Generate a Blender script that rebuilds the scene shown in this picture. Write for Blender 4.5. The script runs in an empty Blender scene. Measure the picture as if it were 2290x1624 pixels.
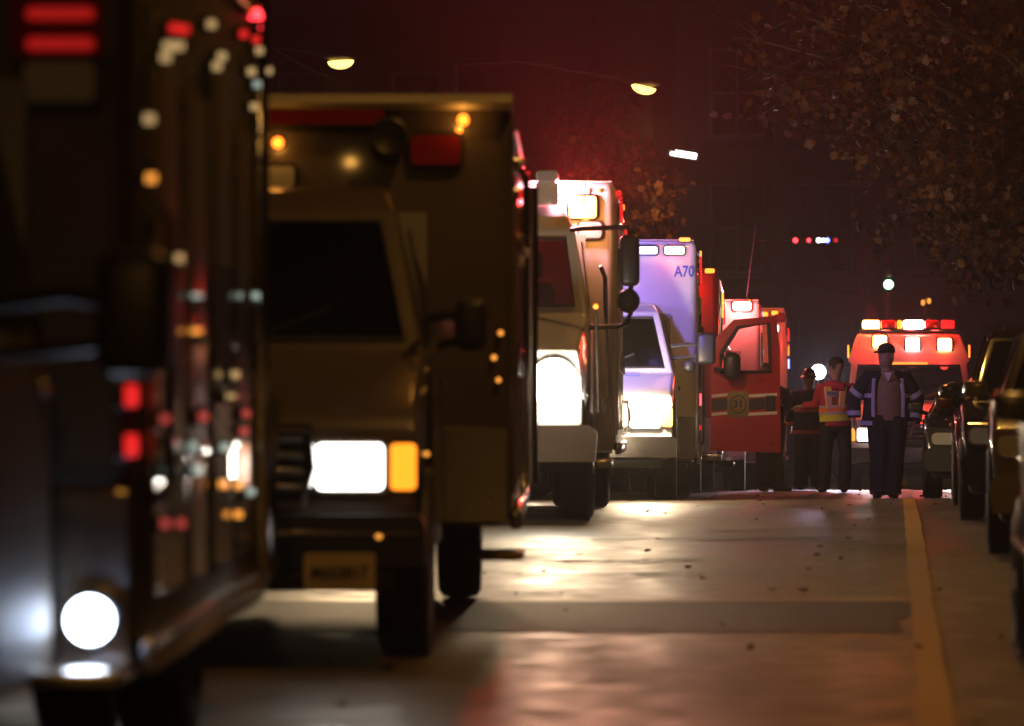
import bpy, bmesh, math, random
from mathutils import Vector, Matrix, Euler
RND = random.Random(11)
sc = bpy.context.scene
col = sc.collection
rad = math.radians

# ------------------------------------------------------------------ camera, world, exposure
FPX, CX, HY, CAMZ = 7925.0, 1145.0, 845.0, 1.25      # focal length, centre column and eye line measured in the photograph
cd = bpy.data.cameras.new('camera')
cam = bpy.data.objects.new('camera', cd); col.objects.link(cam)
cam.location = (0, 0, CAMZ); cam.rotation_euler = (rad(90), 0, 0)
cd.sensor_width = 36; cd.lens = 36 * FPX / 2290
cd.shift_y = (HY - 812) / 2290
cd.clip_end = 2000; cd.clip_start = .1
cd.dof.use_dof = True; cd.dof.focus_distance = 43.0
cd.dof.aperture_fstop = (cd.lens / 1000) / .053
cd.dof.aperture_blades = 0
sc.camera = cam
w = bpy.data.worlds.new('World'); sc.world = w; w.use_nodes = True
nt = w.node_tree; bg = nt.nodes['Background']
sky = nt.nodes.new('ShaderNodeTexSky'); sky.sky_type = 'NISHITA'; sky.sun_disc = False
sky.sun_elevation = rad(-4); sky.sun_rotation = rad(180)
nt.links.new(sky.outputs[0], bg.inputs[0]); bg.inputs[1].default_value = .003
sc.view_settings.view_transform = 'Standard'; sc.view_settings.look = 'None'
sc.view_settings.exposure = 0; sc.view_settings.gamma = 1
sc.view_settings.use_curve_mapping = False
cy = sc.cycles
cy.use_denoising = True
try: cy.denoiser = 'OPENIMAGEDENOISE'
except Exception: pass
cy.max_bounces = 5; cy.diffuse_bounces = 2; cy.glossy_bounces = 3; cy.transmission_bounces = 3
cy.volume_bounces = 0; cy.transparent_max_bounces = 8
cy.caustics_reflective = False; cy.caustics_refractive = False
cy.sample_clamp_indirect = 6; cy.use_light_tree = True
HAZE = .0011

def P(px, py, d):
    """real position of something seen at (px, py) of the photograph and standing d metres away"""
    s = FPX / d
    return Vector(((px - CX) / s, d, CAMZ - (py - HY) / s))
ZT = [(-60, 0), (20, 0), (30, .05), (34, .0), (38.5, -.06), (41.3, -.157), (46, -.24), (50, -.35), (53, -.43), (55, -.5), (60, -.58), (75, -.8), (90, -.95), (600, -.95)]
def zg(d):
    for (a, za), (b, zb) in zip(ZT, ZT[1:]):
        if d <= b:
            t = (d - a) / (b - a); return za + (zb - za) * t
    return ZT[-1][1]
STREET = .1                                                     # the street runs away to the right of the view axis

# ------------------------------------------------------------------ materials
MATS = {}
def mat(name, c, rough=.5, metal=0., coat=0., bump=0., scale=40., vary=.0, emis=None, es=0., spec=.5, aniso=0.):
    if name in MATS: return MATS[name]
    m = bpy.data.materials.new(name); m.use_nodes = True
    n = m.node_tree; b = n.nodes['Principled BSDF']
    b.inputs['Base Color'].default_value = (*c, 1); b.inputs['Roughness'].default_value = rough
    b.inputs['Metallic'].default_value = metal; b.inputs['Coat Weight'].default_value = coat
    b.inputs['Coat Roughness'].default_value = .06; b.inputs['Specular IOR Level'].default_value = spec
    if emis:
        b.inputs['Emission Color'].default_value = (*emis, 1); b.inputs['Emission Strength'].default_value = es
    if vary or bump:
        tc = n.nodes.new('ShaderNodeTexCoord'); no = n.nodes.new('ShaderNodeTexNoise')
        no.inputs['Scale'].default_value = scale; no.inputs['Detail'].default_value = 5
        n.links.new(tc.outputs['Object'], no.inputs['Vector'])
        if vary:
            mx = n.nodes.new('ShaderNodeMix'); mx.data_type = 'RGBA'
            mx.inputs['A'].default_value = (*[v * (1 - vary) for v in c], 1)
            mx.inputs['B'].default_value = (*[min(1, v * (1 + vary)) for v in c], 1)
            n.links.new(no.outputs['Fac'], mx.inputs['Factor']); n.links.new(mx.outputs['Result'], b.inputs['Base Color'])
            mr = n.nodes.new('ShaderNodeMapRange'); mr.inputs['To Min'].default_value = max(.02, rough * .8); mr.inputs['To Max'].default_value = min(1, rough * 1.25)
            n.links.new(no.outputs['Fac'], mr.inputs['Value']); n.links.new(mr.outputs['Result'], b.inputs['Roughness'])
        if bump:
            bp = n.nodes.new('ShaderNodeBump'); bp.inputs['Strength'].default_value = bump; bp.inputs['Distance'].default_value = .01
            n.links.new(no.outputs['Fac'], bp.inputs['Height']); n.links.new(bp.outputs['Normal'], b.inputs['Normal'])
    MATS[name] = m; return m
def lit(name, c, s, base=None):
    return mat(name, base or tuple(min(.8, v * .6 + .05) for v in c), .25, emis=c, es=s)
def glass(name, tint=.5, rough=.02):
    if name in MATS: return MATS[name]
    m = bpy.data.materials.new(name); m.use_nodes = True; n = m.node_tree; n.nodes.clear()
    o = n.nodes.new('ShaderNodeOutputMaterial'); mx = n.nodes.new('ShaderNodeMixShader'); fr = n.nodes.new('ShaderNodeFresnel'); fr.inputs[0].default_value = 1.5
    t = n.nodes.new('ShaderNodeBsdfTransparent'); t.inputs[0].default_value = (tint, tint * 1.02, tint, 1)
    g = n.nodes.new('ShaderNodeBsdfGlossy'); g.inputs['Roughness'].default_value = rough
    n.links.new(fr.outputs[0], mx.inputs[0]); n.links.new(t.outputs[0], mx.inputs[1]); n.links.new(g.outputs[0], mx.inputs[2]); n.links.new(mx.outputs[0], o.inputs[0])
    MATS[name] = m; return m
WHITE = mat('white paint', (.72, .71, .68), .32, coat=.6, vary=.06, scale=3)
TANP = mat('brown tan paint', (.088, .07, .06), .35, coat=.5, vary=.1, scale=3)
CREAM = mat('cream paint', (.66, .6, .5), .32, coat=.6, vary=.06, scale=3)
DARKP = mat('dark paint', (.05, .048, .05), .25, coat=.8, vary=.1, scale=4)
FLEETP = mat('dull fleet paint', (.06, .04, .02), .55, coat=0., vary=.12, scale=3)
REDP = mat('red paint', (.42, .014, .022), .28, coat=.7, vary=.08, scale=3)
MAROON = mat('maroon car paint', (.1, .008, .012), .2, coat=1, vary=.08)
BLACKP = mat('black car paint', (.012, .012, .014), .15, coat=1)
GREYP = mat('grey car paint', (.09, .09, .1), .22, coat=1, metal=.3)
BEIGEP = mat('beige car paint', (.15, .12, .08), .25, coat=1, metal=.1)
SILVERP = mat('silver car paint', (.16, .16, .17), .25, coat=1, metal=.5)
CHROME = mat('chrome', (.75, .75, .76), .09, 1)
STEEL = mat('brushed steel', (.5, .49, .47), .22, 1, vary=.2, scale=60)
RUBBER = mat('rubber', (.018, .018, .018), .75, bump=.3, scale=80)
BLACKPL = mat('black plastic', (.02, .02, .021), .42)
TRIM = mat('dark trim', (.012, .012, .012), .6)
INTER = mat('cabin fabric', (.06, .06, .065), .8)
GLASS = glass('window glass', .72)
DGLASS = mat('dark window glass', (.008, .009, .01), .04, spec=.6)
REFL = mat('headlight bowl', (.7, .7, .7), .15, 1)
RIM = mat('wheel rim metal', (.35, .35, .36), .3, 1)
REDL0 = mat('unlit red lens', (.25, .01, .01), .15, coat=1)
REDL = lit('lit red lens', (1, .03, .04), 7)
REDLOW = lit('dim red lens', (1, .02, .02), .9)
AMB = lit('lit amber lens', (1, .2, .015), 4)
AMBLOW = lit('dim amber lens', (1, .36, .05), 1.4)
WLENS = lit('lit white lens', (1, .95, .86), 30)
WLOW = lit('low white lens', (1, .94, .86), 6)
BLUEW = lit('lit blue white lens', (.75, .85, 1), 18)
BLUEL = lit('lit blue lens', (.12, .18, 1), 8)
CLEAR = mat('clear lens', (.5, .5, .48), .1, coat=1)

# ------------------------------------------------------------------ building helpers
def tag(o, label=None, cat=None, group=None, kind=None):
    if label: o['label'] = label
    if cat: o['category'] = cat
    if group: o['group'] = group
    if kind: o['kind'] = kind
    return o
def thing(name, label, cat, loc=(0, 0, 0), rot=(0, 0, 0), group=None):
    o = bpy.data.objects.new(name, None); col.objects.link(o)
    o.empty_display_size = .2; o.location = loc; o.rotation_euler = rot
    return tag(o, label, cat, group)
def rrect(cx, cz, w, h, r, n=4):
    r = min(r, w / 2 - .001, h / 2 - .001); pts = []
    for (sx, sz, a0) in ((1, 1, 0), (-1, 1, 90), (-1, -1, 180), (1, -1, 270)):
        for k in range(n + 1):
            a = rad(a0 + 90 * k / n)
            pts.append((cx + sx * (w / 2 - r) + r * math.cos(a), cz + sz * (h / 2 - r) + r * math.sin(a)))
    return pts
class MB:
    def __init__(s): s.bm = bmesh.new()
    def box(s, x0, x1, y0, y1, z0, z1, bev=0., seg=2):
        b = s.bm
        v = [b.verts.new((x, y, z)) for x in (x0, x1) for y in (y0, y1) for z in (z0, z1)]
        fs = [b.faces.new([v[i] for i in q]) for q in ((0, 1, 3, 2), (4, 6, 7, 5), (0, 4, 5, 1), (2, 3, 7, 6), (0, 2, 6, 4), (1, 5, 7, 3))]
        if bev:
            es = list({e for f in fs for e in f.edges})
            bmesh.ops.bevel(b, geom=es, offset=bev, segments=seg, profile=.5, affect='EDGES')
        return s
    def ring(s, pts): return [s.bm.verts.new(p) for p in pts]
    def bridge(s, a, b):
        n = len(a)
        for i in range(n):
            s.bm.faces.new((a[i], a[(i + 1) % n], b[(i + 1) % n], b[i]))
    def prism(s, pts, y0, y1, axis='y'):
        """outline of (x,z) points extruded along y (or of (y,z) points along x, or (x,y) along z)"""
        f = {'y': lambda p, t: (p[0], t, p[1]), 'x': lambda p, t: (t, p[0], p[1]), 'z': lambda p, t: (p[0], p[1], t)}[axis]
        a = s.ring([f(p, y0) for p in pts]); b = s.ring([f(p, y1) for p in pts])
        s.bridge(a, b); s.bm.faces.new(a[::-1]); s.bm.faces.new(b); return s
    def tube(s, pts, r, n=8, r2=None, up=None):
        """a swept, optionally tapered / elliptic tube; r may be a number, a list, or a list of (ra, rb)"""
        pts = [Vector(p) for p in pts]; k = len(pts); rings = []
        for i, p in enumerate(pts):
            t = (pts[min(i + 1, k - 1)] - pts[max(i - 1, 0)]).normalized()
            X = Vector(up) if up else (Vector((1, 0, 0)) if abs(t.x) < .9 else Vector((0, 1, 0)))
            u = (X - t * X.dot(t)).normalized(); v = t.cross(u)
            if isinstance(r, (list, tuple)): q = r[i]
            else: q = r if r2 is None else r + (r2 - r) * i / (k - 1)
            ra, rb = q if isinstance(q, (list, tuple)) else (q, q)
            rings.append(s.ring([p + u * ra * math.cos(2 * math.pi * j / n) + v * rb * math.sin(2 * math.pi * j / n) for j in range(n)]))
        for a, b in zip(rings, rings[1:]): s.bridge(a, b)
        s.bm.faces.new(rings[0][::-1]); s.bm.faces.new(rings[-1]); return s
    def cyl(s, p0, p1, r, r2=None, n=16): return s.tube([p0, p1], [r, r if r2 is None else r2], n)
    def lathe(s, prof, c, axis='x', n=24):
        rings = []
        for (t, r) in prof:
            q = []
            for j in range(n):
                a = 2 * math.pi * j / n; ca, sa = r * math.cos(a), r * math.sin(a)
                q.append({'x': (c[0] + t, c[1] + ca, c[2] + sa), 'y': (c[0] + ca, c[1] + t, c[2] + sa), 'z': (c[0] + ca, c[1] + sa, c[2] + t)}[axis])
            rings.append(s.ring(q))
        for a, b in zip(rings, rings[1:]): s.bridge(a, b)
        s.bm.faces.new(rings[0][::-1]); s.bm.faces.new(rings[-1]); return s
    def ball(s, c, r, n=12, m=8, zmin=-1.):
        if not isinstance(r, (list, tuple)): r = (r, r, r)
        rings = []
        for i in range(m + 1):
            a = math.pi * i / m; z = max(math.cos(a), zmin); q = max(math.sin(a), .02)
            if math.cos(a) < zmin: q = math.sqrt(max(.0004, 1 - zmin * zmin)) * .9
            rings.append(s.ring([(c[0] + r[0] * q * math.cos(2 * math.pi * j / n), c[1] + r[1] * q * math.sin(2 * math.pi * j / n), c[2] + r[2] * z) for j in range(n)]))
            if math.cos(a) < zmin: break
        for a, b in zip(rings, rings[1:]): s.bridge(a, b)
        s.bm.faces.new(rings[0][::-1]); s.bm.faces.new(rings[-1]); return s
    def shell(s, prof, cut=None, inset=.07, bev=.03, seg=3):
        """a body lofted across its width from a side outline (y, z, half width); the strip 'cut' becomes a window opening"""
        b = s.bm
        L = [b.verts.new((-h, y, z)) for y, z, h in prof]; Rr = [b.verts.new((h, y, z)) for y, z, h in prof]
        n = len(prof); st = []
        for i in range(n):
            j = (i + 1) % n
            st.append(b.faces.new((L[i], Rr[i], Rr[j], L[j])))
        b.faces.new(L); b.faces.new(Rr[::-1])
        keep = None
        b.normal_update()
        es = [e for e in b.edges if e.is_valid and len(e.link_faces) == 2 and e.calc_face_angle(0) > .12]
        cf = st[cut] if cut is not None else None
        tagc = cf.calc_center_median().copy() if cf else None; tagn = cf.normal.copy() if cf else None
        bmesh.ops.bevel(b, geom=es, offset=bev, segments=seg, profile=.5, affect='EDGES', clamp_overlap=True)
        b.normal_update()
        if tagc is not None:
            f = max((f for f in b.faces if abs(f.normal.dot(tagn)) > .98 and (f.calc_center_median() - tagc).length < .2), key=lambda f: f.calc_area())
            bmesh.ops.inset_individual(b, faces=[f], thickness=inset, depth=0)
            s.pane = [v.co.copy() for v in f.verts]; s.pane_n = tagn
            bmesh.ops.delete(b, geom=[f], context='FACES')
        bmesh.ops.triangulate(b, faces=[f for f in b.faces if len(f.verts) > 4])
        return s
    def poly3(s, pts, nrm, t):
        nrm = Vector(nrm).normalized() * t
        a = s.ring([Vector(p) for p in pts]); c = s.ring([Vector(p) + nrm for p in pts])
        s.bridge(a, c); s.bm.faces.new(a[::-1]); s.bm.faces.new(c); return s
    def mesh(s, name, m, smooth=True, ang=38):
        bmesh.ops.recalc_face_normals(s.bm, faces=s.bm.faces)
        me = bpy.data.meshes.new(name); s.bm.to_mesh(me); s.bm.free()
        if m: me.materials.append(m)
        if smooth:
            me.shade_smooth(); me.set_sharp_from_angle(angle=rad(ang))
        return me
    def build(s, name, m, parent=None, loc=(0, 0, 0), rot=(0, 0, 0), smooth=True, label=None):
        o = bpy.data.objects.new(name, s.mesh(name, m, smooth)); col.objects.link(o)
        o.location = loc; o.rotation_euler = rot
        if parent: o.parent = parent
        if label: o['label'] = label
        return o
def dup_part(o, parent, loc=None, rot=None, scale=None):
    c = o.copy(); col.objects.link(c); c.parent = parent
    if loc is not None: c.location = loc
    if rot is not None: c.rotation_euler = rot
    if scale is not None: c.scale = scale
    for ch in list(o.children): dup_part(ch, c)
    return c
def lamp(name, parent, loc, c, watts, kind='POINT', radius=.05, rot=(0, 0, 0), cone=80, blend=.7):
    l = bpy.data.lights.new(name, kind); l.color = c; l.energy = watts; l.shadow_soft_size = radius
    if kind == 'SPOT': l.spot_size = rad(cone); l.spot_blend = blend
    o = bpy.data.objects.new(name, l); col.objects.link(o); o.location = loc; o.rotation_euler = rot
    if parent: o.parent = parent
    return o
def text(parent, body, loc, rot, size, m, name='lettering', extrude=.002, sx=1., bold=0.):
    cu = bpy.data.curves.new('t', 'FONT'); cu.body = body; cu.size = size; cu.extrude = extrude; cu.align_x = 'CENTER'; cu.align_y = 'CENTER'; cu.offset = bold; cu.resolution_u = 3
    t = bpy.data.objects.new('t', cu); col.objects.link(t); bpy.context.view_layer.update()
    me = bpy.data.meshes.new_from_object(t.evaluated_get(bpy.context.evaluated_depsgraph_get()))
    bpy.data.objects.remove(t); bpy.data.curves.remove(cu); me.name = name; me.materials.clear(); me.materials.append(m)
    o = bpy.data.objects.new(name, me); col.objects.link(o); o.parent = parent; o.location = loc; o.rotation_euler = rot; o.scale = (sx, 1, 1)
    return o

# ------------------------------------------------------------------ road
def road_material():
    m = bpy.data.materials.new('worn asphalt'); m.use_nodes = True; n = m.node_tree; b = n.nodes['Principled BSDF']; L = n.links
    tc = n.nodes.new('ShaderNodeTexCoord')
    def noise(scale, detail=4, stretch=(1, 1, 1)):
        mp = n.nodes.new('ShaderNodeMapping'); mp.inputs['Scale'].default_value = stretch; L.new(tc.outputs['Object'], mp.inputs[0])
        q = n.nodes.new('ShaderNodeTexNoise'); q.inputs['Scale'].default_value = scale; q.inputs['Detail'].default_value = detail; L.new(mp.outputs[0], q.inputs['Vector']); return q
    big = noise(.55, 5, (1, .35, 1)); mid = noise(4, 6); fine = noise(60, 3)
    r = n.nodes.new('ShaderNodeValToRGB'); r.color_ramp.elements[0].position = .3; r.color_ramp.elements[0].color = (.036, .026, .015, 1); r.color_ramp.elements[1].position = .75; r.color_ramp.elements[1].color = (.125, .088, .05, 1)
    ad = n.nodes.new('ShaderNodeMath'); ad.operation = 'ADD'; ml = n.nodes.new('ShaderNodeMath'); ml.operation = 'MULTIPLY'; ml.inputs[1].default_value = .5
    L.new(mid.outputs['Fac'], ml.inputs[0]); L.new(ml.outputs[0], ad.inputs[0])
    m2 = n.nodes.new('ShaderNodeMath'); m2.operation = 'MULTIPLY'; m2.inputs[1].default_value = .55; L.new(big.outputs['Fac'], m2.inputs[0]); L.new(m2.outputs[0], ad.inputs[1])
    L.new(ad.outputs[0], r.inputs[0]); L.new(r.outputs[0], b.inputs['Base Color'])
    mr = n.nodes.new('ShaderNodeMapRange'); mr.inputs['From Min'].default_value = .35; mr.inputs['From Max'].default_value = .65; mr.inputs['To Min'].default_value = .34; mr.inputs['To Max'].default_value = .7
    L.new(ad.outputs[0], mr.inputs['Value']); L.new(mr.outputs[0], b.inputs['Roughness'])
    bp = n.nodes.new('ShaderNodeBump'); bp.inputs['Strength'].default_value = .55; bp.inputs['Distance'].default_value = .003
    a3 = n.nodes.new('ShaderNodeMath'); a3.operation = 'MULTIPLY_ADD'; a3.inputs[1].default_value = .4; L.new(fine.outputs['Fac'], a3.inputs[0]); L.new(mid.outputs['Fac'], a3.inputs[2])
    L.new(a3.outputs[0], bp.inputs['Height']); L.new(bp.outputs[0], b.inputs['Normal'])
    return m
ASPH = road_material()
def sheet(name, xl, xr, y0, y1, dz, m, kind='structure', step=1.0, wob=0., label=None, skew=True):
    """a strip of ground between x = xl(y) and x = xr(y), following the road's rise and fall"""
    b = MB(); n = max(2, int((y1 - y0) / step)); prev = None
    for i in range(n + 1):
        y = y0 + (y1 - y0) * i / n
        q = [b.bm.verts.new((xl(y) + RND.uniform(-wob, wob), y, zg(y) + dz)), b.bm.verts.new((xr(y) + RND.uniform(-wob, wob), y, zg(y) + dz))]
        if prev: b.bm.faces.new((prev[0], prev[1], q[1], q[0]))
        prev = q
    o = b.build(name, m); o['kind'] = kind
    return o
KL = lambda y: -3.6 + STREET * (y - 15)
KR = lambda y: 4.6 + .11 * (y - 15)
ground = sheet('ground', lambda y: -260, lambda y: 260, -40, 420, -.02, mat('dark soil', (.05, .042, .03), .9, vary=.3, scale=2), step=4)
road = sheet('road', KL, KR, -40, 240, 0, ASPH, step=1)
PAVE = mat('concrete pavement', (.2, .19, .17), .8, bump=.3, scale=30, vary=.15)
def kerb(name, f, w0, w1, h=.13):
    b = MB(); prev = None
    for i in range(71):
        y = -40 + 4 * i; z = zg(y)
        q = [b.bm.verts.new(p) for p in ((f(y) + w0, y, z - .05), (f(y) + w0, y, z + h), (f(y) + w1, y, z + h), (f(y) + w1, y, z - .05))]
        if prev:
            for k in range(3): b.bm.faces.new((prev[k], prev[k + 1], q[k + 1], q[k]))
        prev = q
    o = b.build(name, PAVE); o['kind'] = 'structure'; return o
kerb('kerb', KR, 0, .16); kerb('kerb', KL, -.16, 0)
kerb('pavement', KR, .165, 3.2, .125); kerb('pavement', KL, -3.2, -.165, .125)
YEL = mat('worn yellow road paint', (.4, .24, .04), .6, bump=.4, scale=50, vary=.35)
ylx = lambda y: 1.6 + .108 * (y - 13.1)
sheet('yellow_lane_line', lambda y: ylx(y) - .10, lambda y: ylx(y) + .03, 6, 70, .008, YEL, step=.7, wob=.008)
PATCH = mat('dark asphalt patch', (.034, .025, .016), .7, bump=.5, scale=25, vary=.3)
sheet('asphalt_patch', lambda y: -3.3 + STREET * (y - 15), lambda y: ylx(y) - .13, 17.4, 19.7, .004, PATCH, step=.12, wob=.06)
SEAM = mat('pale road seam', (.24, .19, .12), .55, bump=.4, scale=20, vary=.3)
sheet('road_seam', lambda y: -3.3 + STREET * (y - 15), lambda y: ylx(y) - .13, 19.74, 20.05, .004, SEAM, step=.1, wob=.02)
LIGHTP = mat('pale worn asphalt', (.15, .115, .07), .78, bump=.5, spec=.35, scale=18, vary=.3)
SEAL = mat('tar crack sealant', (.015, .014, .013), .85, spec=.2)
for k, (x0, y0, x1, y1, wd) in enumerate(((.2, 23.6, 1.3, 23.9, .06), (-.1, 22.2, 1.2, 22.3, .05), (.6, 26.4, 2.4, 26.8, .06), (1.5, 28.0, 3.1, 28.2, .05))):
    b = MB(); n = 14; prev = None; dv = Vector((x1 - x0, y1 - y0)).normalized(); nv = Vector((-dv.y, dv.x)) * wd
    for i in range(n + 1):
        t = i / n; x = x0 + (x1 - x0) * t + RND.uniform(-.05, .05); y = y0 + (y1 - y0) * t + RND.uniform(-.05, .05); ww = RND.uniform(.6, 1.3)
        q = [b.bm.verts.new((x - nv.x * ww, y - nv.y * ww, zg(y) + .010 + k * .0008)), b.bm.verts.new((x + nv.x * ww, y + nv.y * ww, zg(y) + .010 + k * .0008))]
        if prev: b.bm.faces.new((prev[0], prev[1], q[1], q[0]))
        prev = q
    o = b.build('tar_crack', SEAL); o['kind'] = 'structure'
# fallen leaves on the road
LEAFC = mat('dead leaf', (.09, .045, .015), .7, vary=.4, scale=9)
b = MB()
for i in range(150):
    y = RND.uniform(12, 58) if i < 500 else RND.uniform(22, 36); x = RND.uniform(KL(y) + 2.5, KR(y)); r = RND.uniform(.015, .04); a = RND.uniform(0, 6.28); z = zg(y) + .014
    q = [b.bm.verts.new((x + r * f * math.cos(a + k * 1.2566), y + r * f * math.sin(a + k * 1.2566), z + RND.uniform(0, .03))) for k, f in enumerate((1.2, .7, 1, .8, 1))]
    b.bm.faces.new(q)
tag(b.build('fallen_leaves', LEAFC, smooth=False), 'scattered dead leaves lying on the road', 'leaves', kind='stuff')

# ------------------------------------------------------------------ wheels and lamps
def wheel(parent, x, y, r=.38, w=.24, side=1):
    t = MB(); h = w / 2
    t.lathe([(-h * .8, r * .62), (-h, r * .72), (-h, r * .9), (-h * .82, r * .98), (-h * .4, r), (h * .4, r), (h * .82, r * .98), (h, r * .9), (h, r * .72), (h * .8, r * .62)], (0, 0, 0), 'x', 28)
    o = t.build('tyre', RUBBER, None)
    rt = bpy.data.objects.new('wheel', None); bpy.data.objects.remove(rt)
    wl = MB().lathe([(-h * .7, r * .63), (side * h * .55, r * .63), (side * h * .75, r * .5), (side * h * .35, r * .42), (side * h * .4, r * .2), (side * h * 1.0, r * .14), (side * h * 1.0, .01)], (0, 0, 0), 'x', 20).build('wheel', RIM, parent, (x, y, r))
    o.parent = wl
    return wl
def rect_lamp(root, x, z, y, w, h, lens, house=BLACKPL, r=.02, name='warning_light', dep=.05, rim=.02, W=0, c=(1, 1, 1), kind='POINT', lrot=(0, 0, 0), cone=100, label=None, out=.08, rad_=.05):
    """a lamp on a surface that faces the viewer: housing with a proud lens, and the lamp's own light in front of it"""
    ho = MB().prism(rrect(x, z, w + 2 * rim, h + 2 * rim, r + rim), y - dep * .6, y + .01).build(name, house, root, label=label)
    MB().prism(rrect(x, z, w, h, r), y - dep, y - dep * .55).build('lens', lens, ho)
    if W: lamp(name + '_bulb', ho, (x, y - dep - out, z), c, W, kind, rad_, lrot, cone)
    return ho
def side_lamp(root, x, y, z, w, h, lens, house=CHROME, name='side_light', W=0, c=(1, 1, 1), sgn=1):
    ho = MB().prism(rrect(y, z, w + .03, h + .03, .02), x - .005 * sgn, x + .02 * sgn, 'x').build(name, house, root)
    MB().prism(rrect(y, z, w, h, .015), x + .02 * sgn, x + .045 * sgn, 'x').build('lens', lens, ho)
    if W: lamp(name + '_bulb', ho, (x + .12 * sgn, y, z), c, W, 'POINT', .04)
    return ho
def marker(root, x, y, z, lens, r=.028, name='marker_light', axis='y', house=CHROME):
    ho = MB().lathe([(.0, r * 1.3), (-.012, r * 1.25), (-.014, r * .9)], (x, y, z), 'y', 14).build(name, house, root)
    MB().ball((x, y - .016, z), (r, r * .7, r), 12, 8).build('lens', lens, ho)
    return ho

class Veh:
    def __init__(s, name, label, cat, px, d, m, group=None, wb=4.0, fw=.9):
        s.d, s.m = d, m
        s.X = (px - CX) * d / FPX
        z0, z1 = zg(d + fw), zg(d + fw + wb); pitch = math.atan2(z1 - z0, wb)
        s.z = z0 - fw * math.tan(pitch); s.pitch = pitch
        s.root = thing(name, label, cat, (s.X, d, s.z), (pitch, 0, -math.atan(m)), group)
    def at(s, px, py, y):
        """the spot (x, z) in the vehicle's own frame that is seen at (px, py) on its cross-section y metres behind the front"""
        p = P(px, py, s.d + y); return p.x - s.X - s.m * y, p.z - s.z - y * math.tan(s.pitch)

def van_cab_profile(k=1.0, y_end=2.55):
    return [(.16, .42, .90), (.07, .60, .97), (.08, 1.02, .965), (.16, 1.10, .955), (.42, 1.17, .95), (1.0, 1.36, .955), (1.58, 2.06, .80), (1.76, 2.15, .74), (2.1, 2.19, .72), (y_end, 2.20, .74), (y_end, 1.35, .985), (y_end, .42, .985)]
def truck_cab_profile(y_end=3.0):
    return [(.30, .62, .95), (.16, .8, 1.0), (.16, 1.18, 1.0), (.24, 1.42, .96), (.5, 1.5, .93), (1.35, 1.74, 1.0), (1.85, 2.50, .90), (2.02, 2.62, .84), (2.4, 2.76, .72), (y_end, 2.8, .74), (y_end, 1.8, 1.03), (y_end, .62, 1.03)]
def build_cab(v, prof, cut, paint, wy=1.0, wr=.38, inset=.075, bev=.035, seat=True):
    root = v.root
    mb = MB().shell(prof, cut, inset, bev); pane, pn = mb.pane, mb.pane_n
    mb.build('cab', paint, root)
    g = MB().poly3([p + pn * -.012 for p in pane], pn, .006); g.build('windshield', GLASS, root)
    # black rubber surround of the windshield
    c = sum(pane, Vector()) / len(pane); e = MB()
    pts = [p + pn * .002 for p in pane]; e.tube(pts + [pts[0]], .014, 6); e.build('windshield_seal', TRIM, root)
    zc, zr = prof[cut][1], prof[cut + 1][1]; yc, yr = prof[cut][0], prof[cut + 1][0]; yb = prof[-1][0]
    hb, hr = prof[cut][2], prof[cut + 1][2]
    # cabin: dashboard, steering wheel, seats
    MB().box(-hb + .12, hb - .12, yc + .06, yc + .5, zc - .35, zc + .03, .04).build('dashboard', INTER, root)
    sw = MB(); R0 = .2; cx = .42; a0 = []
    for k in range(25):
        a = 2 * math.pi * k / 24; a0.append((cx + R0 * math.cos(a), yc + .58 + R0 * math.sin(a) * .45, zc + .1 + R0 * math.sin(a) * .9))
    sw.tube(a0, .017, 6); sw.cyl((cx, yc + .58, zc + .1), (cx, yc + .45, zc - .1), .03); sw.box(cx - R0, cx + R0, yc + .57, yc + .59, zc + .08, zc + .12); sw.build('steering_wheel', TRIM, root)
    for sx in (-.45, .45):
        MB().box(sx - .24, sx + .24, yb - .62, yb - .45, zc - .55, zc + .33, .07).box(sx - .13, sx + .13, yb - .6, yb - .5, zc + .36, zc + .6, .04).build('seat', INTER, root)
    MB().box(-hb + .05, hb - .05, yb - .06, yb - .03, zc - .6, zr + .02).build('cabin_rear_wall', mat('pale cabin lining', (.3, .3, .32), .8), root)
    MB().box(-.13, .13, yr - .12, yr - .09, zr - .14, zr - .06, .02).build('interior_mirror', TRIM, root)
    # door windows, doors
    for sg in (-1, 1):
        hw = lambda z: sg * (hb + (hr - hb) * max(0, (z - zc)) / (zr - zc) + .02)
        f = lambda y, z: Vector((hw(z), y, z))
        w_ = MB().poly3([f(yc + .28, zc + .06), f(yr + .12, zr - .1), f(yb - .3, zr - .08), f(yb - .24, zc + .06)], (sg, 0, .2), .012); w_.build('door_window', DGLASS, root)
        d_ = MB().box(sg * (hb + .022), sg * (hb + .034), yc + .2, yb - .14, prof[0][1] + .12, zc - .02, .004, 1).build('door', paint, root)
        MB().box(sg * (hb + .034), sg * (hb + .065), yb - .42, yb - .25, zc - .16, zc - .11, .01).build('handle', CHROME, d_)
        MB().lathe([(sg * .0, wr * 1.22), (sg * .03, wr * 1.2), (sg * .03, wr * 1.02)], (sg * (hb + .005), wy, wr), 'x', 28).build('wheel_arch', TRIM, root)
    # wipers
    for x0 in (-.5, .1):
        a = Vector((x0, yc + .02, zc + .03)) + pn * .03; q = Vector((x0 + .42, yc + (yr - yc) * .28, zc + (zr - zc) * .28)) + pn * .03
        MB().tube([a, q], .011, 5).build('wiper', TRIM, root)
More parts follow.
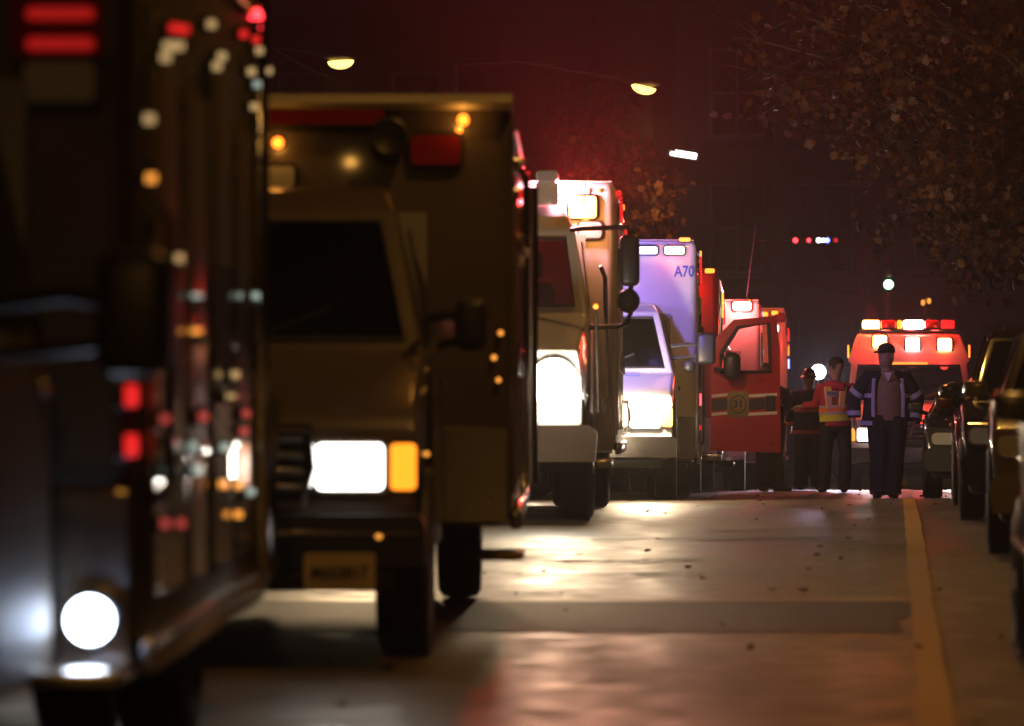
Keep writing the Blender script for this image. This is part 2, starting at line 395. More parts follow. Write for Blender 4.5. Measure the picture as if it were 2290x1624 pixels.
def van_mirror(v, sg, x, z, y, w=.2, h=.28, arm=.5):
    m = MB().box(x - w / 2, x + w / 2, y - .06, y + .06, z - h / 2, z + h / 2, .05, 3).build('door_mirror', BLACKPL, v.root)
    MB().box(x - w / 2 + .02, x + w / 2 - .02, y + .058, y + .064, z - h / 2 + .02, z + h / 2 - .02).build('mirror_glass', CHROME, m)
    MB().tube([(x, y, z + .02), (x - sg * arm * .5, y + .08, z + .05), (x - sg * arm, y + .12, z + .03)], .026, 8).tube([(x, y, z - .07), (x - sg * arm, y + .12, z - .1)], .02, 8).build('mirror_arm', BLACKPL, m)
def build_box(v, W, H, y0, y1, zb, paint, trim=True, bev=.09, doors=4):
    root = v.root; h = W / 2
    MB().box(-h, h, y0, y1, zb, H, bev, 4).build('patient_box', paint, root)
    # roof drip cap, skirt rail, corner trim
    MB().box(-h + .03, h - .03, y0 + .02, y1 - .02, H - .012, H + .012, .01, 1).build('roof_cap', paint, root)
    for sg in (-1, 1):
        L = (y1 - y0 - .3) / doors
        for k in range(doors):
            a = y0 + .15 + k * L; ztop = H - .45 if k % 2 == 0 else H - .62
            dr = MB().box(sg * (h - .002), sg * (h + .014), a + .03, a + L - .03, zb + .16, ztop, .006, 2).build('compartment_door', paint, root)
            MB().box(sg * (h + .012), sg * (h + .035), a + L - .16, a + L - .09, zb + .75, zb + .95, .01).build('handle', CHROME, dr)
            MB().tube([(sg * (h + .017), a + .05, ztop - .03), (sg * (h + .017), a + .05, zb + .2)], .009, 6).build('hinge', STEEL, dr)
        MB().box(sg * (h - .01), sg * (h + .05), y0 + .05, y1 - .05, zb - .02, zb + .09, .02).build('rub_rail', STEEL, root)
        MB().tube([(sg * (h + .015), y0 + .02, H - .16), (sg * (h + .015), y1 - .02, H - .16)], .014, 6).build('drip_rail', STEEL, root)
    MB().box(-h + .02, h - .02, y0 - .012, y0 + .01, zb + .02, zb + .5, .004, 1).build('stone_guard', STEEL, root)
    MB().box(-h + .1, h - .1, y1, y1 + .35, zb - .05, zb + .06, .02).build('rear_step', STEEL, root)
def chassis(v, fw, rw, wr, tr_f, tr_r, tw=.24, y1=6.3):
    root = v.root
    for sg in (-1, 1):
        wheel(root, sg * tr_f, fw, wr, tw, sg); wheel(root, sg * tr_r, rw, wr, tw, sg); wheel(root, sg * (tr_r - .28), rw, wr, tw, sg)
        MB().box(sg * .42 - .05, sg * .42 + .05, .5, y1, wr + .02, wr + .2).build('frame_rail', TRIM, root)
    MB().cyl((-tr_f, fw, wr), (tr_f, fw, wr), .05).box(-.25, .25, 1.4, 3.2, wr - .02, wr + .1).build('axle', TRIM, root)
    MB().cyl((-tr_r, rw, wr), (tr_r, rw, wr), .06).ball((0, rw, wr), .18).build('axle', TRIM, root)
def van_front(v, lens, W, lc, plate=None, grille=STEEL, turn=AMBLOW, spot=78, tilt=4, bumper=CHROME, glow=0, gz=.865):
    """grille, headlights, turn lamps and bumper of a van based front end"""
    root = v.root; gy = .07
    g = MB().box(-.5, .5, gy - .035, gy + .02, .72, 1.02, .03).build('grille', WHITE if glow > 9 else TRIM, root)  # painted white when glow is high, so the front blows out like glare
    for k in range(4):
        z = .76 + .07 * k; MB().box(-.47, .47, gy - .055, gy - .03, z, z + .03, .006, 1).build('grille_bar', grille, g)
    fr = MB(); fr.tube([(-.5, gy - .05, 1.03), (.5, gy - .05, 1.03), (.52, gy - .05, .86), (.46, gy - .05, .70), (-.46, gy - .05, .70), (-.52, gy - .05, .86), (-.5, gy - .05, 1.03)], .022, 8); fr.build('grille_surround', CHROME, g)
    for sg in (-1, 1):
        x = sg * .67
        hl = MB().prism(rrect(x, .865, .33, .24, .03), gy - .03, gy + .03).build('headlight', WHITE if glow > 9 else REFL, root)
        MB().prism(rrect(x, .865, .29, .20, .025), gy - .055, gy - .029).build('lens', lens, hl)
        tl = MB().prism(rrect(sg * .9, .865, .12, .22, .025), gy - .02, gy + .06).build('turn_signal', CHROME, root)
        MB().prism(rrect(sg * .9, .865, .11, .20, .02), gy - .045, gy - .019).build('lens', turn, tl)
        if W: lamp('headlight_beam', hl, (x, gy - .1, .865), lc, W, 'SPOT', .07, (rad(-90 - tilt), 0, 0), spot, .9)
        if glow and (sg > 0): lamp('headlight_bulb', hl, (x, gy - .2, gz), lc, glow, 'POINT', .07)  # added light ahead of the lens, whitens the front like glare
    bp = MB().prism([(-1.0, .44), (1.0, .44), (1.0, .62), (.97, .66), (-.97, .66), (-1.0, .62)], -.10, .08).build('bumper', bumper, root)
    MB().box(-.85, .85, -.04, .2, .33, .43, .02).build('front_valance', BLACKPL, root)

# ================================================================== 1. nearest ambulance, at the left edge
G1 = 'ambulances queued along the street'
v = Veh('ambulance', 'nearest dark out of focus ambulance cut off by the left edge of the photo', 'ambulance', 1145 - 2.31 * FPX / 7.4, 7.4, .02, G1, 3.9, .9)
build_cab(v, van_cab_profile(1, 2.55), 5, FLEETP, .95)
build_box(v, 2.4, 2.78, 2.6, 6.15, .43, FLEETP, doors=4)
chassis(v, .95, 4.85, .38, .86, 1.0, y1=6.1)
van_front(v, WLOW, 0, (1, 1, 1))
bx = 1.2
x, z = v.at(135, 60, 2.6); wl_ = rect_lamp(v.root, x, z, 2.6, .27, .19, REDL0, BLACKPL, .03, rim=.03)
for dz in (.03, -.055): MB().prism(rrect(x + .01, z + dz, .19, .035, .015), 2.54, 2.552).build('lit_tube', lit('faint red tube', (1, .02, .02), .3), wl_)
x, z = v.at(140, 187, 2.6); rect_lamp(v.root, x, z, 2.6, .2, .11, CLEAR, TRIM, .02, name='scene_light', rim=.03)
van_mirror(v, 1, *[q for q in v.at(303, 700, 1.35)], 1.35, .19, .31, .35)
# added round lamp in place of a bright reflection, and its bracket on the front corner of the box
x, z = v.at(205, 1385, 2.5)
wk = MB().lathe([(.1, .06), (0, .085), (-.02, .085)], (x, 2.5, z), 'y', 24).build('work_light', CHROME, v.root)  # added lamp in place of a bright reflection
MB().lathe([(-.012, .068), (-.03, .06), (-.034, .02)], (x, 2.5, z), 'y', 24).build('lens', BLUEW, wk)
MB().box(x - .125, x - .115, 2.36, 2.58, z - .1, z + .1).build('added_lamp_shade', TRIM, wk)  # plate added to hold the lamp's reflection off the cab door
lamp('work_light_bulb', wk, (x, 2.36, z), (.5, .65, 1), 1.6, 'POINT', .05)  # light of the added lamp that stands in for a reflection
MB().box(x - .3, x + .12, 2.2, 2.6, z - .16, z - .12, .01).build('step', STEEL, v.root)
# grab rail, glowing spots in place of chrome reflections and roof beacons along the driver side
MB().tube([(1.24, 2.75, .9), (1.27, 2.8, .95), (1.27, 2.8, 1.7), (1.24, 2.75, 1.75)], .018, 8).build('grab_rail', CHROME, v.root)
def side_at(px, py):
    """spot on the driver side of this ambulance's box that is seen at (px, py)"""
    X0 = v.X + 1.225; k = (px - CX) / FPX; y = (X0 - k * v.d) / (k - v.m); return y, v.at(px, py, y)[1]
WARM = lit('warm painted glint', (1, .66, .28), .55); PALE = lit('pale painted glint', (.8, 1, .88), .42); DIMR = lit('dim red painted glint', (1, .12, .1), .45)  # emissive colours that imitate reflections in chrome
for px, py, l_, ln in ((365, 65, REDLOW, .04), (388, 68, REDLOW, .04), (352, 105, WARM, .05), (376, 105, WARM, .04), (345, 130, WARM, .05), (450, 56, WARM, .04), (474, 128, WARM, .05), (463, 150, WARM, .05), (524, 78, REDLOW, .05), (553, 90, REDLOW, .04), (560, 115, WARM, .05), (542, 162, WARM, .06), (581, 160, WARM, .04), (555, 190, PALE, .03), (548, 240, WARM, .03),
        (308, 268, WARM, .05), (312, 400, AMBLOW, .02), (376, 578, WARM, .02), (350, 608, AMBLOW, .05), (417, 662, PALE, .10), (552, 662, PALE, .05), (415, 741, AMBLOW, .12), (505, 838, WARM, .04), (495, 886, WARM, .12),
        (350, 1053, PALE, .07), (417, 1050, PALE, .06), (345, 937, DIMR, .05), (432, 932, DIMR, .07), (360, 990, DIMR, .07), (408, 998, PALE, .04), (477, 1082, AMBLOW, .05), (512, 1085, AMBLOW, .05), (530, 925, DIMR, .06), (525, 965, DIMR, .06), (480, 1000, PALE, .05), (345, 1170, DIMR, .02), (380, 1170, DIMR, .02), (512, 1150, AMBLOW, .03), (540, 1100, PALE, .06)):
    y_, z_ = side_at(px, py); side_lamp(v.root, 1.228, y_, z_, ln * .8, .024 if ln < .1 else .014, l_, TRIM, name='side_marker_or_glint')
for px_ in (545, 574):
    xr_, zr_ = v.at(px_, 37, 6.0); rb_ = MB().lathe([(-.2, .012), (-.04, .012), (-.03, .028), (-.015, .026)], (xr_, 6.0, zr_), 'z', 16).build('roof_beacon', CHROME, v.root); MB().lathe([(-.015, .025), (.01, .023), (.025, .01)], (xr_, 6.0, zr_), 'z', 16).build('lens', REDL, rb_)
lamp('roof_beacon_bulb', v.root, (xr_, 5.9, zr_ + .1), (1, .04, .03), .1, 'POINT', .03)
for z_ in (1.0, 1.35):
    for y_ in (2.9, 3.9, 4.9): MB().box(1.215, 1.24, y_, y_ + .3, z_, z_ + .05, .01).build('reflective_strip', STEEL, v.root)
MB().box(1.19, 1.26, 6.08, 6.18, .45, 2.7, .02).build('corner_trim', CHROME, v.root)
MB().tube([(1.25, 6.18, .5), (1.27, 6.2, .55), (1.27, 6.2, 1.15), (1.25, 6.18, 1.2)], .02, 8).build('grab_rail', CHROME, v.root)
POL = mat('polished panel metal', (.5, .47, .42), .13, 1, vary=.15, scale=30)
for k in range(9):
    MB().box(-.004, .004, -.15, .15, 0, 1.02, .003, 1).build('polished_panel', POL, v.root, (1.222, 2.95 + .36 * k, .62), (0, 0, rad((3, -4, 5, -2, 6, -5, 2, -3, 4)[k])))
x, z = v.at(265, 890, 2.2)
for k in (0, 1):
    side_lamp(v.root, 1.16, 2.53 + .06 * k, 1.2, .035, .06, REDLOW, BLACKPL, name='side_marker_or_glint'); side_lamp(v.root, 1.16, 2.53 + .06 * k, 1.06, .035, .06, REDLOW, BLACKPL, name='side_marker_or_glint')  # glowing red spots stand in for a beacon reflected in chrome

# ================================================================== 2. second ambulance, close and blurred
v = Veh('ambulance', 'dull brown ambulance second in the queue, with square white headlight, amber lamp and yellowish plate', 'ambulance', 435, 15.3, .015, G1, 4.0, .9)
build_cab(v, van_cab_profile(), 5, TANP, .9)
build_box(v, 2.66, 2.66, 2.6, 6.4, .5, TANP)
chassis(v, .9, 4.9, .38, .87, 1.0)
van_front(v, WLOW, 14, (1, .94, .84), turn=lit('turn amber lens', (1, .27, .015), 2.2), tilt=5, bumper=BLACKPL)
x, z = v.at(760, 1278, -.12)
pl = MB().prism(rrect(x, z, .305, .155, .012), -.135, -.112).build('licence_plate', mat('yellowed plate', (.9, .72, .4), .4), v.root)
text(pl, 'M653B17', (x, -.137, z - .005), (rad(90), 0, 0), .075, TRIM, sx=.85, bold=.001)
def spec(px, py, y=2.6): return v.at(px, py, y)
x, z = spec(975, 337); rect_lamp(v.root, x, z, 2.6, .25, .15, REDL0, TRIM, .03, rim=.02)
x, z = spec(622, 396); rect_lamp(v.root, x, z, 2.6, .17, .1, CLEAR, TRIM, .02, name='scene_light', rim=.02)
x, z = spec(725, 262); rect_lamp(v.root, x, z, 2.6, .62, .09, REDL0, TRIM, .03, name='light_bar', rim=.03, dep=.1)
for px, py, r_, l_ in ((622, 320, .03, AMB), (1036, 270, .03, AMB), (1027, 293, .016, AMB), (622, 372, .014, AMBLOW), (622, 476, .016, AMBLOW), (853, 474, .018, REDLOW)):
    x, z = spec(px, py); marker(v.root, x, 2.6, z, l_, r_)
for px, py in ((622, 320), (1036, 270)):
    x, z = spec(px, py); lamp('marker_bulb', v.root, (x, 2.5, z), (1, .4, .06), .6, 'POINT', .03)
MB().box(-.96, .98, -.125, -.10, .575, .605, .01).build('bumper_strip', CHROME, v.root)
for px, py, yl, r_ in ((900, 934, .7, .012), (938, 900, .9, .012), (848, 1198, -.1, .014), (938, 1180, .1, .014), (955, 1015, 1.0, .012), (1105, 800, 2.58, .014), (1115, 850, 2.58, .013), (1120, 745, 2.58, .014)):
    x, z = v.at(px, py, yl); marker(v.root, x, yl, z, AMBLOW, r_, name='edge_glint')  # lit amber beads stand in for glints on chrome edges
MB().tube([(.80, .92, 1.27), (.93, .98, 1.42)], .016, 6).build('aerial_base', CHROME, v.root)
x, z = spec(875, 312)
MB().lathe([(.12, .05), (.1, .085), (0, .1), (-.02, .1), (-.03, .085), (.0, .02)], (x, 2.45, z), 'y', 20).build('spotlight', BLACKPL, v.root)
lip = MB().prism([(2.50, 2.60), (2.48, 2.63), (2.62, 2.685), (2.75, 2.69), (2.75, 2.60)], -1.335, 1.335, 'x').build('roof_lip', CREAM, v.root)  # pale paint imitates lamp light falling on the lip
for k, (yy, zz) in enumerate(((2.95, 2.35), (3.05, 2.2), (3.1, 1.85), (5.9, 2.45), (6.1, 2.0))):
    side_lamp(v.root, 1.344, yy, zz, .09, .06, REDLOW if k % 2 else CLEAR, name='side_marker_or_glint')
MB().tube([(1.365, 2.75, 1.95), (1.40, 2.8, 1.98), (1.40, 2.8, 2.28), (1.365, 2.75, 2.3)], .02, 8).build('grab_rail', CHROME, v.root)
MB().box(1.31, 1.38, 6.3, 6.42, .5, 2.3, .02).build('corner_trim', CHROME, v.root)
MB().box(1.15, 1.39, 2.7, 3.2, .32, .36, .01).build('step', mat('yellow reflection tint', (.22, .16, .03), .5), v.root)  # the yellow is a reflection put into the step's colour
van_mirror(v, 1, 1.16, 1.5, 1.35, .15, .25, .2); van_mirror(v, -1, -1.16, 1.5, 1.35, .15, .25, .2)
MB().tube([(.86, 1.12, 1.3), (.98, 1.05, 1.36), (1.02, 1.02, 1.5)], .02, 8).build('fender_mirror_arm', CHROME, v.root)
MB().tube([(1.40, 6.5, 0.6), (1.40, 6.5, 2.42)], .034, 10).build('streak_post', STEEL, v.root)  # post added for the lit streak along the box corner trim

# ================================================================== 3. tall third ambulance with glaring headlights
v = Veh('ambulance', 'tall white third ambulance with long mirror arms and glaring headlights', 'ambulance', 1030, 29, .045, G1, 4.6, 1.1)
build_cab(v, truck_cab_profile(), 5, WHITE, 1.1, .46, inset=.09)
build_box(v, 2.44, 3.0, 3.05, 7.2, .55, WHITE)
chassis(v, 1.1, 5.7, .46, .93, .98, .27, 7.1)
root = v.root
gr = MB().box(-.5, .5, .09, .17, .95, 1.36, .03).build('grille', WHITE, root)  # white paint lets the added light spread as glare round the lens
for k in range(5): MB().box(-.47, .47, .07, .1, .99 + .075 * k, 1.02 + .075 * k, .006, 1).build('grille_bar', WHITE, gr)
for sg in (-1, 1):
    hl = MB().lathe([(.06, .204), (.04, .204), (.036, .202)], (sg * .76, .12, 1.15), 'y', 32).build('headlight', WHITE, root)
    MB().lathe([(.012, .2), (-.02, .18), (-.04, .11), (-.048, .02)], (sg * .76, .12, 1.15), 'y', 28).build('lens', lit('glaring headlight lens', (1, .92, .76), 30), hl)
    if sg > 0: lamp('headlight_bulb', hl, (sg * .77, -.13, 1.2), (1, .86, .64), 85, 'POINT', .05)  # extra point light added in front to imitate headlight glare
    lamp('headlight_beam', hl, (sg * .77, .0, 1.16), (1, .68, .36), 300 if sg > 0 else 1000, 'SPOT', .12, (rad(-91 if sg > 0 else -87), 0, 0), 80 if sg > 0 else 40, 1)
MB().prism([(-1.1, .5), (1.1, .5), (1.12, .74), (1.05, .8), (-1.05, .8), (-1.12, .74)], -.1, .12).build('bumper', STEEL, root)
# long arm mirrors on the driver side
x1, z1 = v.at(1408, 583, 1.3)
mr = MB().box(x1 - .085, x1 + .085, 1.22, 1.36, z1 - .22, z1 + .22, .05, 3).build('west_coast_mirror', BLACKPL, root)
x2, z2 = v.at(1405, 673, 1.3)
mr2 = MB().ball((x2, 1.3, z2), (.1, .07, .105), 16, 10).build('convex_mirror', BLACKPL, root)
xa, za = v.at(1300, 512, 1.6); xb, zb_ = v.at(1412, 512, 1.3); xc, zc_ = v.at(1330, 732, 1.5)
MB().tube([(.86, 1.75, za), (xa, 1.6, za), (x1 - .02, 1.32, za), (x1 + .01, 1.3, za - .06), (x1 + .01, 1.3, z2 - .1), (x1 - .03, 1.3, zc_ + .02), (x1 - .12, 1.33, zc_), (.96, 1.6, zc_)], .022, 8).build('mirror_arm', BLACKPL, root)
# roof lamp pod on the cab, scene and warning lights on the box
x, z = v.at(1224, 395, 2.2)
pod = MB().prism(rrect(x, z, .2, .11, .05), 2.1, 2.35).build('roof_lamp_pod', WHITE, root); MB().prism(rrect(x, z, .17, .085, .04), 2.08, 2.105).build('lens', CLEAR, pod); MB().box(x - .1, x + .1, 2.15, 2.3, 2.74, z - .05, .02).build('bracket', CREAM, pod)
x, z = v.at(1303, 464, 3.05); rect_lamp(root, x, z, 3.05, .25, .2, lit('flashing amber red lens', (1, .36, .08), 6), CHROME, .03, W=2000, c=(1, .006, .01), out=.12, rad_=.1, kind='SPOT', lrot=(rad(-90 - 40), 0, 0), cone=112)
lamp('amber_bulb', root, (x + .02, 2.72, z - .16), (1, .36, .05), 7, 'POINT', .06); lamp('warning_light_bulb', root, (x - .2, 2.84, z + .13), (1, .4, .5), 110, 'POINT', .08)
x, z = v.at(1330, 427, 3.05); marker(root, x + .04, 3.05, z, AMB, .016)
x, z = v.at(1330, 427, 3.05); rect_lamp(root, x - .12, z, 3.05, .14, .035, CLEAR, WHITE, .015, name='marker_light', dep=.03, rim=.01)
x, z = v.at(1345, 545, 3.05); rect_lamp(root, x - .1, z + .12, 3.05, .2, .14, CLEAR, BLACKPL, .03, name='scene_light')
rect_lamp(root, -.55, 2.78, 3.05, .25, .2, REDL, CHROME, .03, W=60, c=(1, .03, .03), out=.3)
for y_, z_, l_, wd, hg in ((3.4, 2.72, REDLOW, .3, .17), (6.6, 2.72, REDLOW, .3, .17), (3.5, 2.3, CLEAR, .3, .2), (4.6, 2.86, AMBLOW, .1, .05)):
    side_lamp(root, 1.235, y_, z_, wd, hg, l_)
for k in range(3): marker(root, 1.245, 3.2 + k * .3, 2.9 - .02 * k, REDLOW, .03)
# blue lamps on the rear face that wash the next ambulance
for x_ in (-.9, .9):
    ho = MB().prism(rrect(x_, 2.6, .3, .2, .03), 7.2, 7.24).build('rear_warning_light', CHROME, root); MB().prism(rrect(x_, 2.6, .26, .16, .02), 7.24, 7.27).build('lens', BLUEL, ho)
    lamp('rear_warning_bulb', ho, (x_, 7.4, 2.6), (.30, .22, 1), 420, 'SPOT', .08, (rad(80), 0, 0), 84, .5)
MB().tube([(1.12, 2.1, 1.0), (1.16, 2.1, 1.05), (1.14, 2.25, 2.1), (1.1, 2.2, 2.2)], .02, 8).build('grab_rail', CHROME, root)
MB().box(.96, 1.2, 2.2, 2.9, .42, .5, .015).build('cab_step', STEEL, root)
st = MB().box(.22, .36, 1.42, 1.428, 1.86, 1.98).build('windshield_sticker', mat('paper sticker', (.5, .45, .35), .7), root); st.location.y = .0
MB().tube([(1.08, .35, .95), (1.12, .3, .9), (1.1, .3, 1.75)], .011, 6).build('fender_marker_rod', STEEL, root)
MB().ball((1.1, .3, 1.78), .022).build('marker_tip', AMB, root)
MB().tube([(.95, 2.6, 2.78), (1.0, 2.62, 3.9)], .005, 5).build('antenna', TRIM, root)

# ================================================================== 4. white ambulance with blue A70 lettering
v = Veh('ambulance', 'white ambulance washed in violet light with blue lettering A70 on its box', 'ambulance', 1302, 37.5, .055, G1, 4.0, .9)
build_cab(v, van_cab_profile(), 5, WHITE, .9)
build_box(v, 2.4, 2.92, 2.6, 6.4, .42, WHITE)
chassis(v, .9, 4.9, .38, .87, 1.0)
van_front(v, lit('glaring van headlight lens', (1, .95, .84), 30), 220, (1, .74, .45), grille=WHITE, tilt=1, spot=80, glow=210, gz=1.04, bumper=STEEL)
root = v.root
x, z = v.at(1530, 608, 2.6); text(root, 'A70', (x, 2.594, z), (rad(90), 0, 0), .175, mat('blue lettering', (.05, .09, .45), .5), sx=.78, bold=.003)
x, z = v.at(1512, 560, 2.6); rect_lamp(root, x - .02, z, 2.6, .22, .085, lit('lit warm red lens', (1, .45, .25), 14), BLACKPL, .02, W=3, c=(1, .1, .08), out=.12)
rect_lamp(root, x - .34, z, 2.6, .26, .085, lit('violet white lens', (.75, .72, 1), 2.2), CHROME, .02)
rect_lamp(root, -x + .1, z, 2.6, .22, .085, REDL, BLACKPL, .02, W=3, c=(1, .06, .06))
MB().box(x - .5, x + .14, 2.585, 2.6, z + .085, z + .097).build('trim_strip', STEEL, root)
x, z = v.at(1531, 536, 2.6); rect_lamp(root, x, z, 2.6, .13, .045, AMB, CHROME, .02, name='marker_light', dep=.03, rim=.012)
x, z = v.at(1578, 780, 1.2); van_mirror(v, 1, x, z, 1.2, .215, .35, .38); van_mirror(v, -1, -x, z, 1.2, .215, .35, .38)
x, z = v.at(1545, 815, 1.2); MB().ball((x - .02, 1.18, z - .02), (.075, .04, .075), 14, 8).build('convex_mirror', BLACKPL, root)
x, z = v.at(1450, 775, 1.2); MB().box(x, x + .1, 1.28, 1.284, 1.46, 1.52).build('dash_card', mat('pale card', (.5, .5, .6), .7), root)
MB().box(.5, .52, 1.6, 1.8, 1.5, 2.05).build('cabin_pillar', INTER, root)
for y_, z_, l_, w_, h_ in ((2.85, 2.78, AMBLOW, .12, .06), (3.5, 2.7, REDLOW, .3, .16), (4.9, 2.8, REDLOW, .12, .06), (6.1, 2.7, REDLOW, .3, .16), (3.3, 2.2, CLEAR, .3, .2)):
    side_lamp(root, 1.214, y_, z_, w_, h_, l_)
MB().tube([(1.25, 2.75, .6), (1.275, 2.8, .65), (1.275, 2.8, 1.9), (1.25, 2.75, 1.95)], .018, 8).build('grab_rail', CHROME, root)
MB().box(1.19, 1.25, 6.3, 6.42, .5, 2.3, .02).build('corner_trim', CHROME, root)
side_lamp(root, 1.214, 2.95, 1.12, .1, .13, REDL, name='side_light'); side_lamp(root, 1.214, 2.95, .8, .05, .05, REDLOW, name='side_light')
for x_ in (-.95, 1.0):
    ho = MB().prism(rrect(x_, 2.55, .25, .18, .03), 6.4, 6.44).build('rear_warning_light', CHROME, root); MB().prism(rrect(x_, 2.55, .21, .14, .02), 6.44, 6.47).build('lens', AMB, ho)
    lamp('rear_warning_bulb', ho, (x_, 6.62, 2.55), (1, .6, .36), 52, 'POINT', .08)
# blue script flourish on the hood
fl = MB(); fl.tube([(.1, .9, 1.335), (.2, .86, 1.33), (.28, .9, 1.34), (.42, .88, 1.335), (.6, .9, 1.34)], .006, 5); fl.build('hood_flourish', mat('blue lettering', (.05, .09, .45), .5), root)

# ================================================================== 5. red fire ambulance with open door
v = Veh('fire_ambulance', 'red fire department ambulance with its driver door swung open', 'ambulance', 1390, 45.0, .07, G1, 4.0, .9)
build_cab(v, [(y, z + .1, h) for y, z, h in van_cab_profile()], 5, REDP, .9, .42)
build_box(v, 2.4, 3.0, 2.6, 6.2, .5, REDP)
chassis(v, .9, 4.8, .42, .87, 1.0)
van_front(v, CLEAR, 0, (1, 1, 1))
root = v.root
x, z = v.at(1610, 606, 2.6); rect_lamp(root, 1.08, z, 2.6, .13, .06, AMB, CHROME, .02, name='marker_light', dep=.03, rim=.012)
side_lamp(root, 1.214, 3.4, 2.55, .16, .34, AMB); side_lamp(root, 1.214, 5.6, 2.55, .16, .34, REDLOW)
rect_lamp(root, .7, 2.75, 2.6, .25, .12, REDL, CHROME, .02, W=20, c=(1, .05, .04))
MB().box(1.19, 1.25, 6.1, 6.22, .5, 2.3, .02).build('corner_trim', CHROME, root)
for z_ in (1.15, 1.6): side_lamp(root, 1.214, 2.95, z_, .06, .35, REDLOW)
# the open door: a panel swung out square to the cab, its outer face to the viewer
DY = 1.45
def dpt(px, py): return v.at(px, py, DY)
outer = [dpt(*q) for q in ((1588, 1008), (1588, 768), (1640, 715), (1735, 707), (1743, 780), (1745, 1012))]
win = [dpt(*q) for q in ((1612, 792), (1650, 733), (1718, 723), (1722, 832), (1612, 832))]
b = MB(); n = 0
def frame_ring(b, o, i, y0, y1):
    """a plate with a window opening"""
    from mathutils.geometry import tessellate_polygon
    allp = [Vector((p[0], p[1], 0)) for p in o] + [Vector((p[0], p[1], 0)) for p in i]
    tris = tessellate_polygon([[Vector((p[0], p[1], 0)) for p in o], [Vector((p[0], p[1], 0)) for p in i]])
    A = b.ring([(p.x, y0, p.y) for p in allp]); B = b.ring([(p.x, y1, p.y) for p in allp])
    for t in tris:
        b.bm.faces.new([A[k] for k in t]); b.bm.faces.new([B[k] for k in t][::-1])
    for lo, hi in ((0, len(o)), (len(o), len(o) + len(i))):
        for k in range(lo, hi):
            j = k + 1 if k + 1 < hi else lo
            b.bm.faces.new((A[k], A[j], B[j], B[k]))
frame_ring(b, outer, win, DY, DY + .07)
door = b.build('open_door', REDP, root, smooth=False, label='red door standing wide open with white stripes and a round crest numbered 31')
MB().poly3([(p[0], DY + .03, p[1]) for p in win], (0, 1, 0), .006).build('door_window', glass('clear door glass', .85), door)
e = MB(); pts = [(p[0], DY - .002, p[1]) for p in win]; e.tube(pts + [pts[0]], .028, 6); e.build('window_seal', TRIM, door)
STR = mat('white reflective stripe', (.75, .7, .66), .5)
for py in (884, 925):
    for (a, c) in ((1591, 1634), (1667, 1737)):
        x0, z0 = dpt(a, py + 2); x1, z1 = dpt(c, py - 2)
        MB().prism([(x0, z0 - .02), (x1, z1 - .02), (x1, z1 + .02), (x0, z0 + .02)], DY - .006, DY).build('stripe', STR, door)
DKS = mat('dark stripe', (.03, .01, .012), .5)
for (a, c) in ((1591, 1634), (1667, 1710)):
    x0, z0 = dpt(a, 906); x1, z1 = dpt(c, 902)
    MB().prism([(x0, z0 - .075), (x1, z1 - .075), (x1, z1 + .075), (x0, z0 + .075)], DY - .005, DY).build('stripe', DKS, door)
cx, cz = dpt(1650, 904)
cp = []
for k in range(48):
    a = 2 * math.pi * k / 48; r_ = .165 + .02 * math.cos(4 * a); cp.append((cx + r_ * .95 * math.cos(a + .785), cz + r_ * 1.15 * math.sin(a + .785)))
GOLD = mat('dull gold crest', (.20, .15, .05), .45, metal=.4, vary=.4, scale=30)
cr = MB().prism(cp, DY - .012, DY).build('crest', GOLD, door)
b = MB(); b.tube([(cx + .1 * math.cos(2 * math.pi * k / 24), DY - .014, cz + .115 * math.sin(2 * math.pi * k / 24)) for k in range(25)], .007, 5); b.build('crest_ring', TRIM, door)
text(door, '31', (cx, DY - .014, cz), (rad(90), 0, 0), .14, mat('crest digits', (.012, .012, .03), .5), bold=.004)
x0, z0 = dpt(1722, 902); hd = MB().prism(rrect(x0, z0, .13, .2, .02), DY - .018, DY).build('handle', TRIM, door); MB().prism(rrect(x0 + .01, z0, .035, .16, .01), DY - .045, DY - .016).build('handle_grip', BLACKPL, door)
x0, z0 = dpt(1637, 822); mm = MB().box(x0 - .11, x0 + .11, DY - .3, DY - .12, z0 - .17, z0 + .19, .09, 4).build('door_mirror', BLACKPL, door)
MB().tube([(x0 - .12, DY - .2, z0 - .04), (x0 - .22, DY - .05, z0 - .02)], .03, 8).build('mirror_arm', BLACKPL, mm)
MB().box(1.0, 1.25, 1.2, 2.3, .42, .5, .01).build('cab_step', STEEL, root)

# ================================================================== 6. and 7. the two farthest ambulances
v = Veh('ambulance', 'white ambulance with a glaring roof corner light, seen over the open red door', 'ambulance', 1508, 50.4, .08, G1, 4.0, .9)
build_cab(v, van_cab_profile(), 5, WHITE, .9)
build_box(v, 2.4, 2.85, 2.6, 5.9, .42, WHITE); chassis(v, .9, 4.9, .38, .87, 1.0)
van_front(v, CLEAR, 0, (1, 1, 1)); root = v.root
x, z = v.at(1659, 685, 2.6); rect_lamp(root, x, z, 2.6, .27, .13, lit('glaring red white lens', (1, .55, .5), 40), REDL0, .04, W=60, c=(1, .12, .12), out=.25)
x, z = v.at(1668, 673, 2.6); marker(root, x + .05, 2.6, z, AMB, .02)
MB().tube([(.98, 2.8, 2.85), (1.12, 2.9, 4.0)], .006, 5).build('antenna', mat('pale antenna', (.3, .3, .5), .4), root)
van_mirror(v, 1, 1.28, 1.62, 1.25)
v = Veh('ambulance', 'farthest ambulance at the head of the queue with amber roof lights', 'ambulance', 1590, 57.4, .08, G1, 4.0, .9)
build_cab(v, van_cab_profile(), 5, WHITE, .9)
build_box(v, 2.4, 3.0, 2.6, 6.4, .42, WHITE); chassis(v, .9, 4.9, .38, .87, 1.0)
van_front(v, CLEAR, 0, (1, 1, 1)); root = v.root
